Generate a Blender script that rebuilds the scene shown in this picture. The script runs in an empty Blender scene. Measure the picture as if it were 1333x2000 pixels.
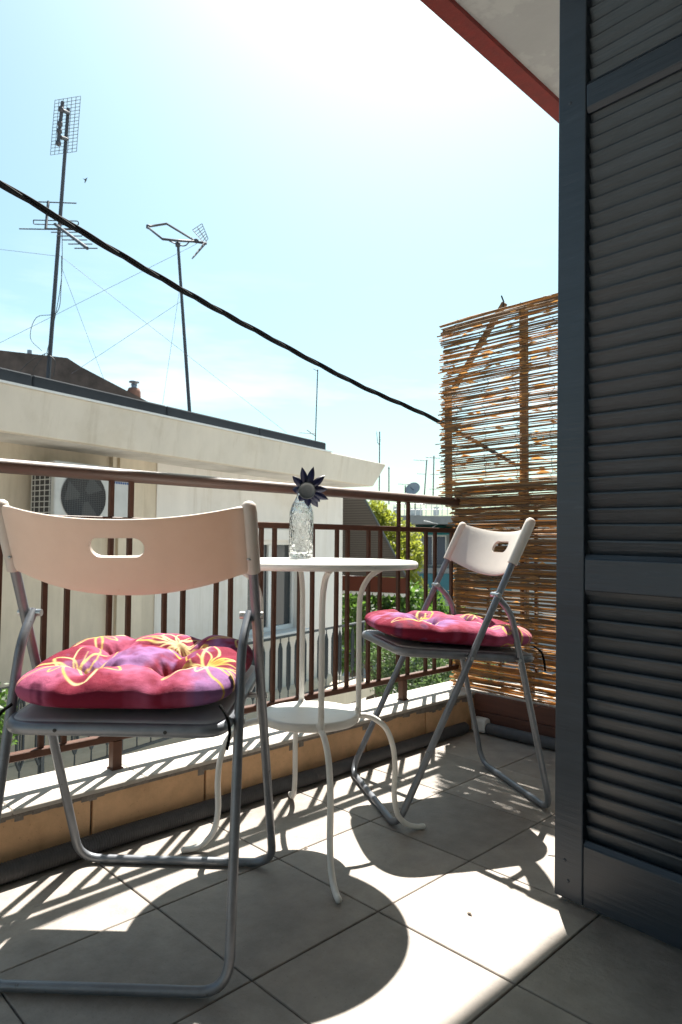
import bpy, bmesh, math, random
import numpy as np
from mathutils import Vector, Matrix
random.seed(7); rng = np.random.default_rng(7)
S = bpy.context.scene; COL = S.collection

# ------------------------------------------------------------------ camera, sky, sun, exposure
CH = 0.7843
YAW, PITCH, ROLL, FOC = 0.794636, 0.044094, 0.008473, 1333.0
_f = np.array([math.cos(YAW)*math.cos(PITCH), math.sin(YAW)*math.cos(PITCH), math.sin(PITCH)])
_r0 = np.array([math.sin(YAW), -math.cos(YAW), 0.0]); _u0 = np.cross(_r0, _f)
_r = math.cos(ROLL)*_r0 + math.sin(ROLL)*_u0; _u = -math.sin(ROLL)*_r0 + math.cos(ROLL)*_u0
cd = bpy.data.cameras.new('camera'); cam = bpy.data.objects.new('camera', cd); COL.objects.link(cam)
cd.sensor_fit = 'AUTO'; cd.sensor_width = 36.0; cd.lens = 24.0; cd.clip_start = 0.02; cd.clip_end = 3000
cam.matrix_world = Matrix(((_r[0], _u[0], -_f[0], 0), (_r[1], _u[1], -_f[1], 0), (_r[2], _u[2], -_f[2], CH), (0, 0, 0, 1)))
S.camera = cam
cd.dof.use_dof = True; cd.dof.focus_distance = 1.75; cd.dof.aperture_fstop = 9.0

SUN = Vector((0.46, 0.345, 1.0)).normalized()
w = bpy.data.worlds.new('World'); S.world = w; w.use_nodes = True
nt = w.node_tree; nt.nodes.clear()
N = nt.nodes.new; L = nt.links.new
sky = N('ShaderNodeTexSky'); sky.sky_type = 'NISHITA'; sky.sun_disc = False
sky.sun_elevation = math.asin(SUN.z); sky.sun_rotation = math.atan2(SUN.x, SUN.y)
sky.air_density = 1.0; sky.dust_density = 1.9; sky.ozone_density = 0.4
bg = N('ShaderNodeBackground'); out = N('ShaderNodeOutputWorld')
tc = N('ShaderNodeTexCoord'); mp = N('ShaderNodeMapping'); mp.inputs['Scale'].default_value = (1.0, 1.0, 5.0)
nz = N('ShaderNodeTexNoise'); nz.inputs['Scale'].default_value = 2.6; nz.inputs['Detail'].default_value = 7; nz.inputs['Roughness'].default_value = 0.55
rp = N('ShaderNodeValToRGB'); rp.color_ramp.elements[0].position = 0.47; rp.color_ramp.elements[1].position = 0.74
rp.color_ramp.elements[1].color = (0.6, 0.6, 0.6, 1)
mx = N('ShaderNodeMix'); mx.data_type = 'RGBA'
mx.inputs['B'].default_value = (8.5, 8.7, 8.9, 1)
L(tc.outputs['Generated'], mp.inputs['Vector']); L(mp.outputs[0], nz.inputs['Vector']); L(nz.outputs['Fac'], rp.inputs[0])
sx = N('ShaderNodeSeparateXYZ'); L(tc.outputs['Generated'], sx.inputs[0])
el = N('ShaderNodeMapRange'); el.inputs['From Min'].default_value = 0.42; el.inputs['From Max'].default_value = 0.22; L(sx.outputs['Z'], el.inputs['Value'])
cm = N('ShaderNodeMath'); cm.operation = 'MULTIPLY'; L(rp.outputs[0], cm.inputs[0]); L(el.outputs[0], cm.inputs[1])
tint = N('ShaderNodeMix'); tint.data_type = 'RGBA'; tint.blend_type = 'MULTIPLY'; tint.inputs['Factor'].default_value = 1.0
tint.inputs['B'].default_value = (0.90, 1.12, 1.0, 1); L(sky.outputs[0], tint.inputs['A'])
L(cm.outputs[0], mx.inputs['Factor']); L(tint.outputs['Result'], mx.inputs['A']); L(mx.outputs['Result'], bg.inputs['Color'])
bg.inputs['Strength'].default_value = 0.064
L(bg.outputs[0], out.inputs[0])
sd = bpy.data.lights.new('sun', 'SUN'); sd.energy = 5.0; sd.angle = math.radians(0.53); sd.color = (1.0, 0.95, 0.87)
so = bpy.data.objects.new('sun', sd); COL.objects.link(so); so.location = (3, 3, 8)
so.rotation_euler = SUN.to_track_quat('Z', 'Y').to_euler()
S.view_settings.view_transform = 'Standard'; S.view_settings.look = 'None'
S.view_settings.exposure = 1.55; S.view_settings.gamma = 1.0; S.view_settings.use_curve_mapping = False
S.cycles.max_bounces = 10; S.cycles.diffuse_bounces = 5; S.cycles.transparent_max_bounces = 12; S.cycles.transmission_bounces = 8
S.cycles.use_denoising = True

# ------------------------------------------------------------------ helpers
def at(px, py, depth):
    """world point seen at photo pixel (1333x2000) at a distance along the view axis"""
    p = np.array([0, 0, CH]) + depth*(_f + (px-666.5)/FOC*_r - (py-1000)/FOC*_u)
    return Vector(p)
MATS = {}
def mat(name, col, rough=0.6, metal=0.0, var=0.0, vscale=8.0, bump=0.0, bscale=60.0, trans=None, tfac=0.3, spec=0.5, col2=None, stretch=None, coat=0.0, detail=6):
    if name in MATS: return MATS[name]
    m = bpy.data.materials.new(name); m.use_nodes = True; t = m.node_tree; b = t.nodes['Principled BSDF']
    b.inputs['Base Color'].default_value = (*col, 1); b.inputs['Roughness'].default_value = rough
    b.inputs['Metallic'].default_value = metal; b.inputs['Specular IOR Level'].default_value = spec
    b.inputs['Coat Weight'].default_value = coat
    n_, l_ = t.nodes.new, t.links.new
    co = n_('ShaderNodeTexCoord'); mpn = n_('ShaderNodeMapping'); l_(co.outputs['Object'], mpn.inputs['Vector'])
    if stretch: mpn.inputs['Scale'].default_value = stretch
    oi = n_('ShaderNodeObjectInfo'); ad = n_('ShaderNodeVectorMath'); ad.operation = 'MULTIPLY_ADD'
    l_(oi.outputs['Random'], ad.inputs[0]); ad.inputs[1].default_value = (31, 17, 23); l_(mpn.outputs[0], ad.inputs[2])
    if var > 0 or col2:
        z = n_('ShaderNodeTexNoise'); z.inputs['Scale'].default_value = vscale; z.inputs['Detail'].default_value = detail; z.inputs['Roughness'].default_value = 0.65
        l_(ad.outputs[0], z.inputs['Vector'])
        r_ = n_('ShaderNodeMapRange'); r_.inputs['From Min'].default_value = 0.3; r_.inputs['From Max'].default_value = 0.7
        l_(z.outputs['Fac'], r_.inputs['Value'])
        c2 = col2 if col2 else tuple(c*(1-var) for c in col)
        c1 = col if col2 else tuple(min(1, c*(1+var)) for c in col)
        x = n_('ShaderNodeMix'); x.data_type = 'RGBA'; x.inputs['A'].default_value = (*c2, 1); x.inputs['B'].default_value = (*c1, 1)
        l_(r_.outputs[0], x.inputs['Factor']); cs = x.outputs['Result']
        h = n_('ShaderNodeHueSaturation'); mr = n_('ShaderNodeMapRange'); mr.inputs['To Min'].default_value = 1-var*0.6; mr.inputs['To Max'].default_value = 1+var*0.6
        l_(oi.outputs['Random'], mr.inputs['Value']); l_(mr.outputs[0], h.inputs['Value']); l_(cs, h.inputs['Color'])
        l_(h.outputs[0], b.inputs['Base Color']); base = h.outputs[0]
        mr2 = n_('ShaderNodeMapRange'); mr2.inputs['To Min'].default_value = max(0, rough-0.1); mr2.inputs['To Max'].default_value = min(1, rough+0.1)
        l_(z.outputs['Fac'], mr2.inputs['Value']); l_(mr2.outputs[0], b.inputs['Roughness'])
    if bump > 0:
        z2 = n_('ShaderNodeTexNoise'); z2.inputs['Scale'].default_value = bscale; z2.inputs['Detail'].default_value = 8; z2.inputs['Roughness'].default_value = 0.6
        l_(ad.outputs[0], z2.inputs['Vector'])
        bp = n_('ShaderNodeBump'); bp.inputs['Strength'].default_value = bump; bp.inputs['Distance'].default_value = 0.01
        l_(z2.outputs['Fac'], bp.inputs['Height']); l_(bp.outputs[0], b.inputs['Normal'])
    if trans:
        tr = n_('ShaderNodeBsdfTranslucent'); tr.inputs['Color'].default_value = (*trans, 1)
        ms = n_('ShaderNodeMixShader'); ms.inputs['Fac'].default_value = tfac
        l_(b.outputs[0], ms.inputs[1]); l_(tr.outputs[0], ms.inputs[2]); l_(ms.outputs[0], t.nodes['Material Output'].inputs['Surface'])
    MATS[name] = m; return m

class MB:
    """collects geometry for ONE mesh object"""
    def __init__(s): s.v = []; s.f = []; s.sm = []
    def add(s, vs, fs, smooth=False):
        o = len(s.v); s.v += [tuple(map(float, a)) for a in vs]; s.f += [tuple(i+o for i in a) for a in fs]; s.sm += [smooth]*len(fs); return s
    def hexa(s, p):   # 8 corners: bottom 4 ccw, top 4 ccw
        return s.add(p, [(3,2,1,0),(4,5,6,7),(0,1,5,4),(1,2,6,5),(2,3,7,6),(3,0,4,7)])
    def box(s, a, b, M=None):
        x0,y0,z0 = a; x1,y1,z1 = b
        p = [(x0,y0,z0),(x1,y0,z0),(x1,y1,z0),(x0,y1,z0),(x0,y0,z1),(x1,y0,z1),(x1,y1,z1),(x0,y1,z1)]
        if M is not None: p = [tuple(M @ Vector(q)) for q in p]
        return s.hexa(p)
    def bar(s, a, b, wd, ht, up=(0,0,1)):
        a, b = Vector(a), Vector(b); d = (b-a).normalized(); u = Vector(up); sd_ = d.cross(u)
        if sd_.length < 1e-4: sd_ = d.cross(Vector((1,0,0)))
        sd_.normalize(); u = sd_.cross(d).normalized(); x, y = sd_*wd/2, u*ht/2
        return s.hexa([a-x-y, b-x-y, b+x-y, a+x-y, a-x+y, b-x+y, b+x+y, a+x+y])
    def tube(s, pts, r, n=10, cap=True, closed=False, smooth=True):
        P = [Vector(q) for q in pts]; m = len(P); R = r if hasattr(r, '__len__') else [r]*m
        T = []
        for i in range(m):
            a = P[(i-1) % m] if closed or i > 0 else P[0]; b = P[(i+1) % m] if closed or i < m-1 else P[-1]
            T.append((b-a).normalized())
        u = Vector((0,0,1)) if abs(T[0].z) < 0.9 else Vector((1,0,0))
        u = (u - T[0]*u.dot(T[0])).normalized(); vs = []
        for i in range(m):
            u = (u - T[i]*u.dot(T[i])).normalized(); v = T[i].cross(u)
            for k in range(n):
                a = 2*math.pi*k/n; vs.append(P[i] + (u*math.cos(a)+v*math.sin(a))*R[i])
        fs = []
        for i in range(m if closed else m-1):
            j = (i+1) % m
            for k in range(n): fs.append((i*n+k, i*n+(k+1)%n, j*n+(k+1)%n, j*n+k))
        s.add(vs, fs, smooth)
        if cap and not closed:
            s.add(vs[:n], [tuple(range(n-1,-1,-1))]); s.add(vs[-n:], [tuple(range(n))])
        return s
    def lathe(s, prof, n=32, M=None, smooth=True):
        vs = []; m = len(prof)
        for rr, z in prof:
            for k in range(n):
                a = 2*math.pi*k/n; q = Vector((rr*math.cos(a), rr*math.sin(a), z)); vs.append(M @ q if M is not None else q)
        fs = [(i*n+k, i*n+(k+1)%n, (i+1)*n+(k+1)%n, (i+1)*n+k) for i in range(m-1) for k in range(n)]
        return s.add(vs, fs, smooth)
    def prism(s, poly, z0, z1, M=None):
        n = len(poly); vs = [Vector((x,y,z0)) for x,y in poly]+[Vector((x,y,z1)) for x,y in poly]
        if M is not None: vs = [M @ q for q in vs]
        return s.add(vs, [tuple(range(n-1,-1,-1)), tuple(range(n,2*n))]+[(k,(k+1)%n,(k+1)%n+n,k+n) for k in range(n)])
    def ball(s, c, r, n=10, sq=(1,1,1)):
        m = n//2; c = Vector(c); vs = []; fs = []
        for i in range(m+1):
            for k in range(n):
                a, b = math.pi*i/m, 2*math.pi*k/n
                vs.append(c+Vector((sq[0]*math.sin(a)*math.cos(b), sq[1]*math.sin(a)*math.sin(b), sq[2]*math.cos(a)))*r)
        for i in range(m):
            for k in range(n): fs.append((i*n+k, (i+1)*n+k, (i+1)*n+(k+1)%n, i*n+(k+1)%n))
        return s.add(vs, fs, True)
    def mesh(s, name, m):
        me = bpy.data.meshes.new(name); me.from_pydata(s.v, [], s.f); me.polygons.foreach_set('use_smooth', s.sm)
        me.materials.append(m); me.validate(); me.update(); return me
    def build(s, name, m, parent=None, bevel=0.0, seg=2):
        me = s.mesh(name, m)
        if bevel > 0:
            bm = bmesh.new(); bm.from_mesh(me); bmesh.ops.remove_doubles(bm, verts=bm.verts, dist=1e-6)
            bmesh.ops.recalc_face_normals(bm, faces=bm.faces)
            es = [e for e in bm.edges if len(e.link_faces) == 2 and e.calc_face_angle(0) > 0.6]
            bmesh.ops.bevel(bm, geom=es, offset=bevel, segments=seg, affect='EDGES', profile=0.5, clamp_overlap=True)
            bm.to_mesh(me); bm.free()
        return link(name, me, parent)
def link(name, me, parent=None):
    o = bpy.data.objects.new(name, me); COL.objects.link(o)
    if parent is not None: o.parent = parent
    return o
def tag(o, label=None, cat=None, group=None, kind=None):
    for k, v in (('label', label), ('category', cat), ('group', group), ('kind', kind)):
        if v: o[k] = v
    return o
def thing(name, label, cat, loc=(0,0,0), group=None):
    o = bpy.data.objects.new(name, None); COL.objects.link(o); o.location = loc; o.empty_display_size = 0.1
    return tag(o, label, cat, group)
def fillet(pts, rad, n=6):
    P = [Vector(q) for q in pts]; out_ = [P[0]]
    for i in range(1, len(P)-1):
        rr = rad[i] if hasattr(rad, '__len__') else rad
        a = (P[i-1]-P[i]); b = (P[i+1]-P[i]); d = min(rr, a.length*0.49, b.length*0.49)
        A = P[i]+a.normalized()*d; B = P[i]+b.normalized()*d
        for k in range(n+1):
            t_ = k/n; out_.append(A*(1-t_)**2 + P[i]*2*t_*(1-t_) + B*t_**2)
    return out_+[P[-1]]
def spline(pts, n=6):
    P = [Vector(q) for q in pts]; P = [P[0]*2-P[1]]+P+[P[-1]*2-P[-2]]; o = []
    for i in range(1, len(P)-2):
        for k in range(n):
            t_ = k/n; a, b, c, d = P[i-1:i+3]
            o.append(0.5*((2*b)+(c-a)*t_+(2*a-5*b+4*c-d)*t_*t_+(3*b-a-3*c+d)*t_**3))
    return o+[P[-2]]
def copy(o, parent=None):
    c = o.copy(); COL.objects.link(c)
    if parent is not None: c.parent = parent
    return c

# ------------------------------------------------------------------ materials
M_floor = mat('floor_stoneware', (0.285,0.252,0.222), 0.6, var=0.22, vscale=11, bump=0.22, bscale=75)
M_grout = mat('dark_grout', (0.19,0.178,0.165), 0.9, var=0.3, vscale=12)
M_cap = mat('cap_stone', (0.44,0.41,0.37), 0.7, var=0.1, vscale=12, bump=0.1)
M_face = mat('face_tile_tan', (0.69,0.43,0.235), 0.65, var=0.14, vscale=14, bump=0.15, bscale=110)
M_mortar = mat('rough_mortar', (0.30,0.27,0.24), 0.95, var=0.3, vscale=30, bump=0.9, bscale=120)
M_rail = mat('brown_rail_paint', (0.080,0.034,0.019), 0.52, spec=0.9, var=0.18, vscale=25, bump=0.05, bscale=150)
M_bar = mat('brown_bar_paint', (0.085,0.034,0.019), 0.5, spec=0.35, var=0.2, vscale=30, bump=0.06, bscale=150)
M_white = mat('white_enamel', (0.76,0.75,0.71), 0.32, var=0.04, vscale=20)
M_frame = mat('grey_chair_paint', (0.21,0.225,0.25), 0.36, metal=0.35, var=0.12, vscale=30)
M_plastic = mat('chair_white_plastic', (0.76,0.72,0.655), 0.42, var=0.03, vscale=30, bump=0.02, bscale=600, trans=(0.66,0.38,0.17), tfac=0.22)
M_seat = mat('seat_grey_plastic', (0.42,0.42,0.43), 0.5, var=0.06)
M_steel = mat('rivet_steel', (0.5,0.5,0.5), 0.3, metal=1.0)
M_shut = mat('shutter_slate_paint', (0.028,0.039,0.053), 0.40, var=0.16, vscale=10, bump=0.12, bscale=40, stretch=(1,0.15,3.0))
M_slat = mat('slat_slate_paint', (0.023,0.030,0.038), 0.40, spec=0.55, var=0.2, vscale=12, bump=0.2, bscale=60, stretch=(3,0.12,3.0))
M_soffit = mat('soffit_plaster', (0.405,0.40,0.395), 0.9, var=0.1, vscale=1.2, bump=0.1, bscale=30)
M_red = mat('red_edge_paint', (0.17,0.018,0.014), 0.85, var=0.2, vscale=20, bump=0.2)
M_wall = mat('own_wall_plaster', (0.74,0.71,0.66), 0.9, var=0.06, bump=0.15)
M_hose = mat('grey_conduit', (0.085,0.085,0.09), 0.65, spec=0.25, var=0.15, vscale=40)
M_wood = mat('dark_red_board', (0.13,0.05,0.032), 0.6, var=0.3, vscale=6, bump=0.2, bscale=30, stretch=(4,0.4,4))
M_timber = mat('weathered_timber', (0.20,0.12,0.06), 0.8, var=0.3, vscale=8, bump=0.3, bscale=30, stretch=(6,6,0.6))
M_reed = mat('reed_straw', (0.36,0.235,0.115), 0.6, var=0.45, vscale=9, trans=(0.74,0.46,0.18), tfac=0.55, stretch=(1,3,1))
M_reed2 = mat('reed_dark', (0.25,0.175,0.105), 0.7, var=0.45, vscale=9, trans=(0.50,0.31,0.14), tfac=0.35)
M_sheath = mat('reed_sheath', (0.42,0.26,0.12), 0.7, var=0.35, vscale=20, trans=(0.72,0.36,0.11), tfac=0.5)
M_wire = mat('dark_wire', (0.03,0.03,0.03), 0.6)
M_cable = mat('black_cable', (0.012,0.013,0.016), 0.8, spec=0.2)
M_cream = mat('cream_render', (0.66,0.575,0.455), 0.9, var=0.12, vscale=2.5, stretch=(2,2,0.5), bump=0.1, bscale=40)
M_fascia = mat('fascia_render', (0.70,0.635,0.54), 0.9, var=0.08, vscale=2.2, stretch=(1,1,0.5), bump=0.1, bscale=40)
M_nwhite = mat('white_render', (0.79,0.75,0.70), 0.9, var=0.06, vscale=2.0, stretch=(2,2,0.4), bump=0.1, bscale=40)
M_slate = mat('slate_roof_band', (0.032,0.037,0.043), 0.9, spec=0.15, var=0.15, vscale=6)
M_lightm = mat('flashing_metal', (0.75,0.75,0.73), 0.4)
M_dark = mat('dark_iron', (0.030,0.040,0.048), 0.5)
M_acw = mat('ac_white', (0.55,0.55,0.53), 0.5, var=0.08)
M_acd = mat('ac_dark', (0.04,0.04,0.042), 0.6)
M_glass_d = mat('window_glass', (0.03,0.035,0.04), 0.08, spec=0.8)
M_curtain = mat('curtain_cloth', (0.42,0.40,0.37), 0.9, var=0.1, vscale=12, stretch=(8,8,0.3))
M_awn = mat('awning_cloth', (0.10,0.095,0.09), 0.8, trans=(0.16,0.13,0.10), tfac=0.3)
M_val = mat('valance_cloth', (0.12,0.040,0.024), 0.8, trans=(0.25,0.07,0.03), tfac=0.3)
M_fringe = mat('fringe_white', (0.7,0.7,0.68), 0.8)
M_brick = mat('sooty_brick', (0.085,0.065,0.058), 0.95, var=0.5, vscale=2.5, bump=0.4, bscale=20)
M_tin = mat('chimney_tin', (0.25,0.28,0.32), 0.5, metal=0.5)
M_alu = mat('antenna_alu', (0.07,0.072,0.085), 0.6, metal=0.4)
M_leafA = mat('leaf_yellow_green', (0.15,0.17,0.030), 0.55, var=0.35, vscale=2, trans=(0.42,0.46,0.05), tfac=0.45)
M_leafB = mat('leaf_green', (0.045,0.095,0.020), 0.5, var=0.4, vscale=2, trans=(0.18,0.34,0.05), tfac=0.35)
M_leafC = mat('leaf_grey_green', (0.075,0.115,0.055), 0.55, var=0.35, vscale=2, trans=(0.20,0.32,0.10), tfac=0.3)
M_bark = mat('bark', (0.10,0.075,0.055), 0.9, var=0.3, vscale=10, bump=0.5, bscale=30)
M_ground = mat('street_concrete', (0.27,0.26,0.24), 0.9, var=0.15, vscale=0.8, bump=0.1)
M_farwall = mat('far_wall', (0.45,0.47,0.47), 0.9, var=0.08, vscale=0.7)
M_teal = mat('teal_awning', (0.02,0.19,0.17), 0.7, var=0.1)
M_tealpanel = mat('teal_panel', (0.015,0.12,0.15), 0.5, var=0.1)
M_slab = mat('far_slab', (0.20,0.21,0.21), 0.9, var=0.1)
M_blue = mat('blue_enamel', (0.002,0.003,0.024), 0.4, var=0.2, vscale=30, spec=0.35)
M_mirror = mat('flower_disc', (0.045,0.050,0.055), 0.35)
M_bulb = mat('fairy_wire', (0.85,0.84,0.82), 0.3, metal=0.2)

def weather(m, scale, stretch, lo, hi, tone, world=False, strength=1.0):
    """dirt, stains and wear with shapes of their own, multiplied into the paint or stone colour"""
    t = m.node_tree; b = t.nodes['Principled BSDF']; n_, l_ = t.nodes.new, t.links.new
    src = b.inputs['Base Color'].links[0].from_socket
    if world: v = n_('ShaderNodeNewGeometry').outputs['Position']
    else: v = n_('ShaderNodeTexCoord').outputs['Object']
    mp_ = n_('ShaderNodeMapping'); mp_.inputs['Scale'].default_value = stretch; l_(v, mp_.inputs['Vector'])
    z = n_('ShaderNodeTexNoise'); z.inputs['Scale'].default_value = scale; z.inputs['Detail'].default_value = 8; z.inputs['Roughness'].default_value = 0.7; l_(mp_.outputs[0], z.inputs['Vector'])
    r_ = n_('ShaderNodeMapRange'); r_.inputs['From Min'].default_value = lo; r_.inputs['From Max'].default_value = hi; r_.inputs['To Max'].default_value = strength; l_(z.outputs['Fac'], r_.inputs['Value'])
    x = n_('ShaderNodeMix'); x.data_type = 'RGBA'; x.blend_type = 'MULTIPLY'; x.inputs['B'].default_value = (*tone, 1)
    l_(r_.outputs[0], x.inputs['Factor']); l_(src, x.inputs['A']); l_(x.outputs['Result'], b.inputs['Base Color'])
weather(M_floor, 170, (1,1,1), 0.60, 0.68, (0.62,0.60,0.58))
weather(M_floor, 2.6, (1,1,1), 0.50, 0.72, (0.72,0.70,0.68), True)
weather(M_face, 5, (1,1,1), 0.50, 0.75, (0.70,0.66,0.62), True); weather(M_face, 130, (1,1,1), 0.62, 0.70, (0.6,0.55,0.5), True)
weather(M_cap, 5, (1,1,1), 0.5, 0.75, (0.72,0.70,0.66), True)
for m_ in (M_fascia, M_nwhite, M_cream):
    weather(m_, 2.2, (3,3,0.22), 0.54, 0.78, (0.80,0.77,0.72)); weather(m_, 1.1, (1,1,1), 0.52, 0.72, (0.88,0.86,0.82))
weather(M_frame, 60, (1,1,1), 0.62, 0.70, (0.55,0.50,0.46)); weather(M_frame, 9, (1,1,1), 0.5, 0.75, (0.8,0.79,0.78))
weather(M_shut, 14, (1,0.25,1.5), 0.58, 0.68, (1.55,1.5,1.42)); weather(M_shut, 40, (1,0.3,2), 0.64, 0.70, (0.5,0.5,0.5))
weather(M_slat, 10, (1,0.3,2), 0.52, 0.66, (1.6,1.65,1.65)); weather(M_slat, 60, (1,0.1,3), 0.62, 0.70, (2.3,2.2,2.0))
weather(M_white, 30, (1,1,1), 0.62, 0.72, (0.82,0.78,0.72))
weather(M_plastic, 50, (1,1,1), 0.66, 0.72, (0.86,0.83,0.78))
weather(M_soffit, 1.3, (1,1,1), 0.50, 0.53, (0.88,0.88,0.89), True)

# ------------------------------------------------------------------ setting: floor, parapet, ceiling, own room
floor = tag(MB().box((-2.6,-0.25,-0.12),(2.72,1.90,-0.006)).build('balcony_floor', M_grout), kind='structure',
            label='grey square-tiled balcony floor', cat=None)
TS = 0.333; X0, Y0 = 0.772, 1.003   # a grout crossing
g = 0.0017
bmx = MB().box((-TS/2+g,-TS/2+g,-0.006),(TS/2-g,TS/2-g,0.0)).build('floor_tile', M_floor, floor, bevel=0.0015, seg=1)
tile_me = bmx.data; first = True
for i in range(-8, 6):
    for j in range(-4, 3):
        cx, cy = X0+(i+0.5)*TS, Y0+(j+0.5)*TS
        if cx > 2.47+TS/2 or cx < -2.0 or cy > 1.70+TS/2 or cy < -0.2: continue
        o = bmx if first else copy(bmx, floor); first = False
        o.location = (cx, cy, random.uniform(-0.0004, 0.0004)); o.rotation_euler = (random.uniform(-.0008,.0008), random.uniform(-.0008,.0008), random.choice((0, 1, 2, 3))*math.pi/2)

PY, PT = 1.695, 0.155
par = thing('parapet_wall', 'low kerb wall faced in tan tiles along the balcony edge', 'wall')
MB().box((-2.6, PY+0.012, -0.1),(2.72, 1.885, PT-0.012)).box((2.48+0.012, -0.25, -0.1),(2.72, PY+0.012, PT-0.012)).build('core', M_mortar, par)
ft = None; ct = None
for k in range(-9, 5):
    xa, xb = 0.788+(k)*0.3375, 0.788+(k+1)*0.3375
    xb2 = min(xb, 2.478)
    if xb2-xa < 0.03: continue
    hgt = 0.139 if random.random() < 0.4 else 0.141
    MB().box((xa+.0035, PY, -0.004),(xb2-.0035, PY+0.012, hgt+random.uniform(-.002,.002))).build('face_tile', M_face, par, bevel=0.0015, seg=1)
for k in range(-9, 6):
    xa, xb = 0.93+k*0.3375, 0.93+(k+1)*0.3375; xb = min(xb, 2.73)
    if xb-xa < 0.03: continue
    MB().box((xa+.001, PY-0.011, PT-0.012),(xb-.001, 1.895, PT)).build('cap_tile', M_cap, par, bevel=0.002, seg=1)
for k in range(5):
    ya = PY-0.0065-k*0.3375
    MB().box((2.474, ya-0.336, PT-0.012),(2.73, ya, PT)).build('cap_tile', M_cap, par, bevel=0.002, seg=1)
# ragged grey mortar smeared under the cap on the face
mm = MB()
for x in np.arange(-2.5, 2.45, 0.02):
    hgt = 0.011 + 0.022*max(0, math.sin(x*3.1+0.8))*random.random() + (0.02*random.random() if abs((x-0.788+0.17) % 0.3375-0.17) < 0.03 else 0)
    mm.box((x, PY-0.0018, 0.1435-hgt),(x+0.0205, PY+0.001, 0.1435))
mm.build('mortar_smear', M_mortar, par)

ceil_ = tag(MB().box((-3.2,-0.3,3.07),(5.2,1.66,3.25)).build('balcony_ceiling', M_soffit), kind='structure', label='pale soffit of the balcony above')
MB().box((-3.2,1.66,3.045),(5.2,1.745,3.25)).build('ceiling_edge', M_red, ceil_)
wall_o = MB()
wall_o.box((-3.2,-0.30,-0.1),(-0.45,0.0,3.07)); wall_o.box((1.40,-0.30,-0.1),(5.2,0.0,3.07)); wall_o.box((-0.45,-0.30,2.36),(1.40,0.0,3.07))
tag(wall_o.build('house_wall', M_wall), kind='structure', label='plaster wall of the house round the balcony door')
rm = MB()
rm.box((-3.2,-4.0,-0.12),(5.2,-0.30,-0.01)); rm.box((-3.2,-4.0,2.8),(5.2,-0.30,3.07)); rm.box((-3.2,-4.2,-0.12),(5.2,-4.0,3.07))
rm.box((-3.3,-4.0,-0.12),(-3.2,-0.30,3.07)); rm.box((5.2,-4.0,-0.12),(5.3,-0.30,3.07))
tag(rm.build('room_wall', M_wall), kind='structure', label='plain room behind the balcony door')

# ------------------------------------------------------------------ balcony railing
RY = 1.80
rl = thing('balcony_railing', 'brown painted iron railing with paired bars on the kerb wall', 'railing')
rx1 = 2.585
MB().tube(fillet([(-2.6,RY,0.967),(rx1,RY,0.967),(rx1,-0.2,0.967)], 0.05), 0.0185, 14).build('top_rail', M_rail, rl)
MB().bar((-2.6,RY,0.839),(rx1,RY,0.839),0.024,0.020).bar((rx1,RY-0.012,0.839),(rx1,-0.2,0.839),0.024,0.020).build('mid_rail', M_bar, rl, bevel=0.002, seg=1)
MB().bar((-2.6,RY,0.242),(rx1,RY,0.242),0.024,0.020).bar((rx1,RY-0.012,0.242),(rx1,-0.2,0.242),0.024,0.020).build('bottom_rail', M_bar, rl, bevel=0.002, seg=1)
sp = 0.1745; base_x = 0.697
barm = MB().box((-0.0062,-0.0062,0.2522),(0.0062,0.0062,0.829)).mesh('bar', M_bar)
bart = MB().box((-0.0062,-0.0062,0.8492),(0.0062,0.0062,0.952)).mesh('bar', M_bar)
for k in range(-16, 11):
    for d in (0, 0.0590):
        x = base_x+k*sp+d
        if x > rx1-0.02: continue
        o = link('bar', barm, rl); o.location = (x, RY, 0); o.rotation_euler = (random.uniform(-.004,.004), random.uniform(-.004,.004), 0)
        if k % 7 == 1:
            o = link('bar', bart, rl); o.location = (x, RY, 0)
for k in range(-16, 11):
    if k % 7 == 1 and base_x+k*sp+0.03 < rx1:
        x = base_x+k*sp+0.0295
        MB().box((x-0.0135,RY-0.0135,PT-0.002),(x+0.0135,RY+0.0135,0.232)).box((x-0.017,RY-0.017,PT-0.002),(x+0.017,RY+0.017,PT+0.004)).build('post', M_bar, rl, bevel=0.0015, seg=1)
y = RY-0.10; k = 0
while y > -0.15:
    for d in (0, 0.059):
        o = link('bar', barm, rl); o.location = (rx1, y-d, 0)
    if k % 5 == 1:
        MB().box((rx1-0.0135,y-0.043,PT-0.002),(rx1+0.0135,y-0.016,0.232)).build('post', M_bar, rl)
        for d in (0, 0.059):
            o = link('bar', bart, rl); o.location = (rx1, y-d, 0)
    y -= sp; k += 1

# ------------------------------------------------------------------ hoses at the foot of the walls
def hose(path, name, label, ridged):
    P = [Vector(q) for q in path]; ln = sum((P[i+1]-P[i]).length for i in range(len(P)-1))
    step = 0.0022 if ridged else 0.05; n = int(ln/step); pts = []; rad = []
    for i in range(n+1):
        d = i*step; q = 0
        while q < len(P)-2 and d > (P[q+1]-P[q]).length: d -= (P[q+1]-P[q]).length; q += 1
        t_ = min(1, d/(P[q+1]-P[q]).length)
        pts.append(P[q]*(1-t_)+P[q+1]*t_); rad.append((0.0225 + (0.0016 if (i % 3) == 0 else -0.0012)) if ridged else 0.0225)
    o = MB().tube(pts, rad, 12 if ridged else 14).build(name, M_hose); tag(o, label, 'hose'); return o
def wob(t_): return PY-0.0245-0.002*math.sin(t_*5.0)-0.002*math.sin(t_*13)
hose([(x, wob(x), 0.0242) for x in np.linspace(0.1, 1.52, 30)], 'corrugated_hose', 'grey corrugated hose lying at the foot of the tan kerb wall', True)
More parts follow.
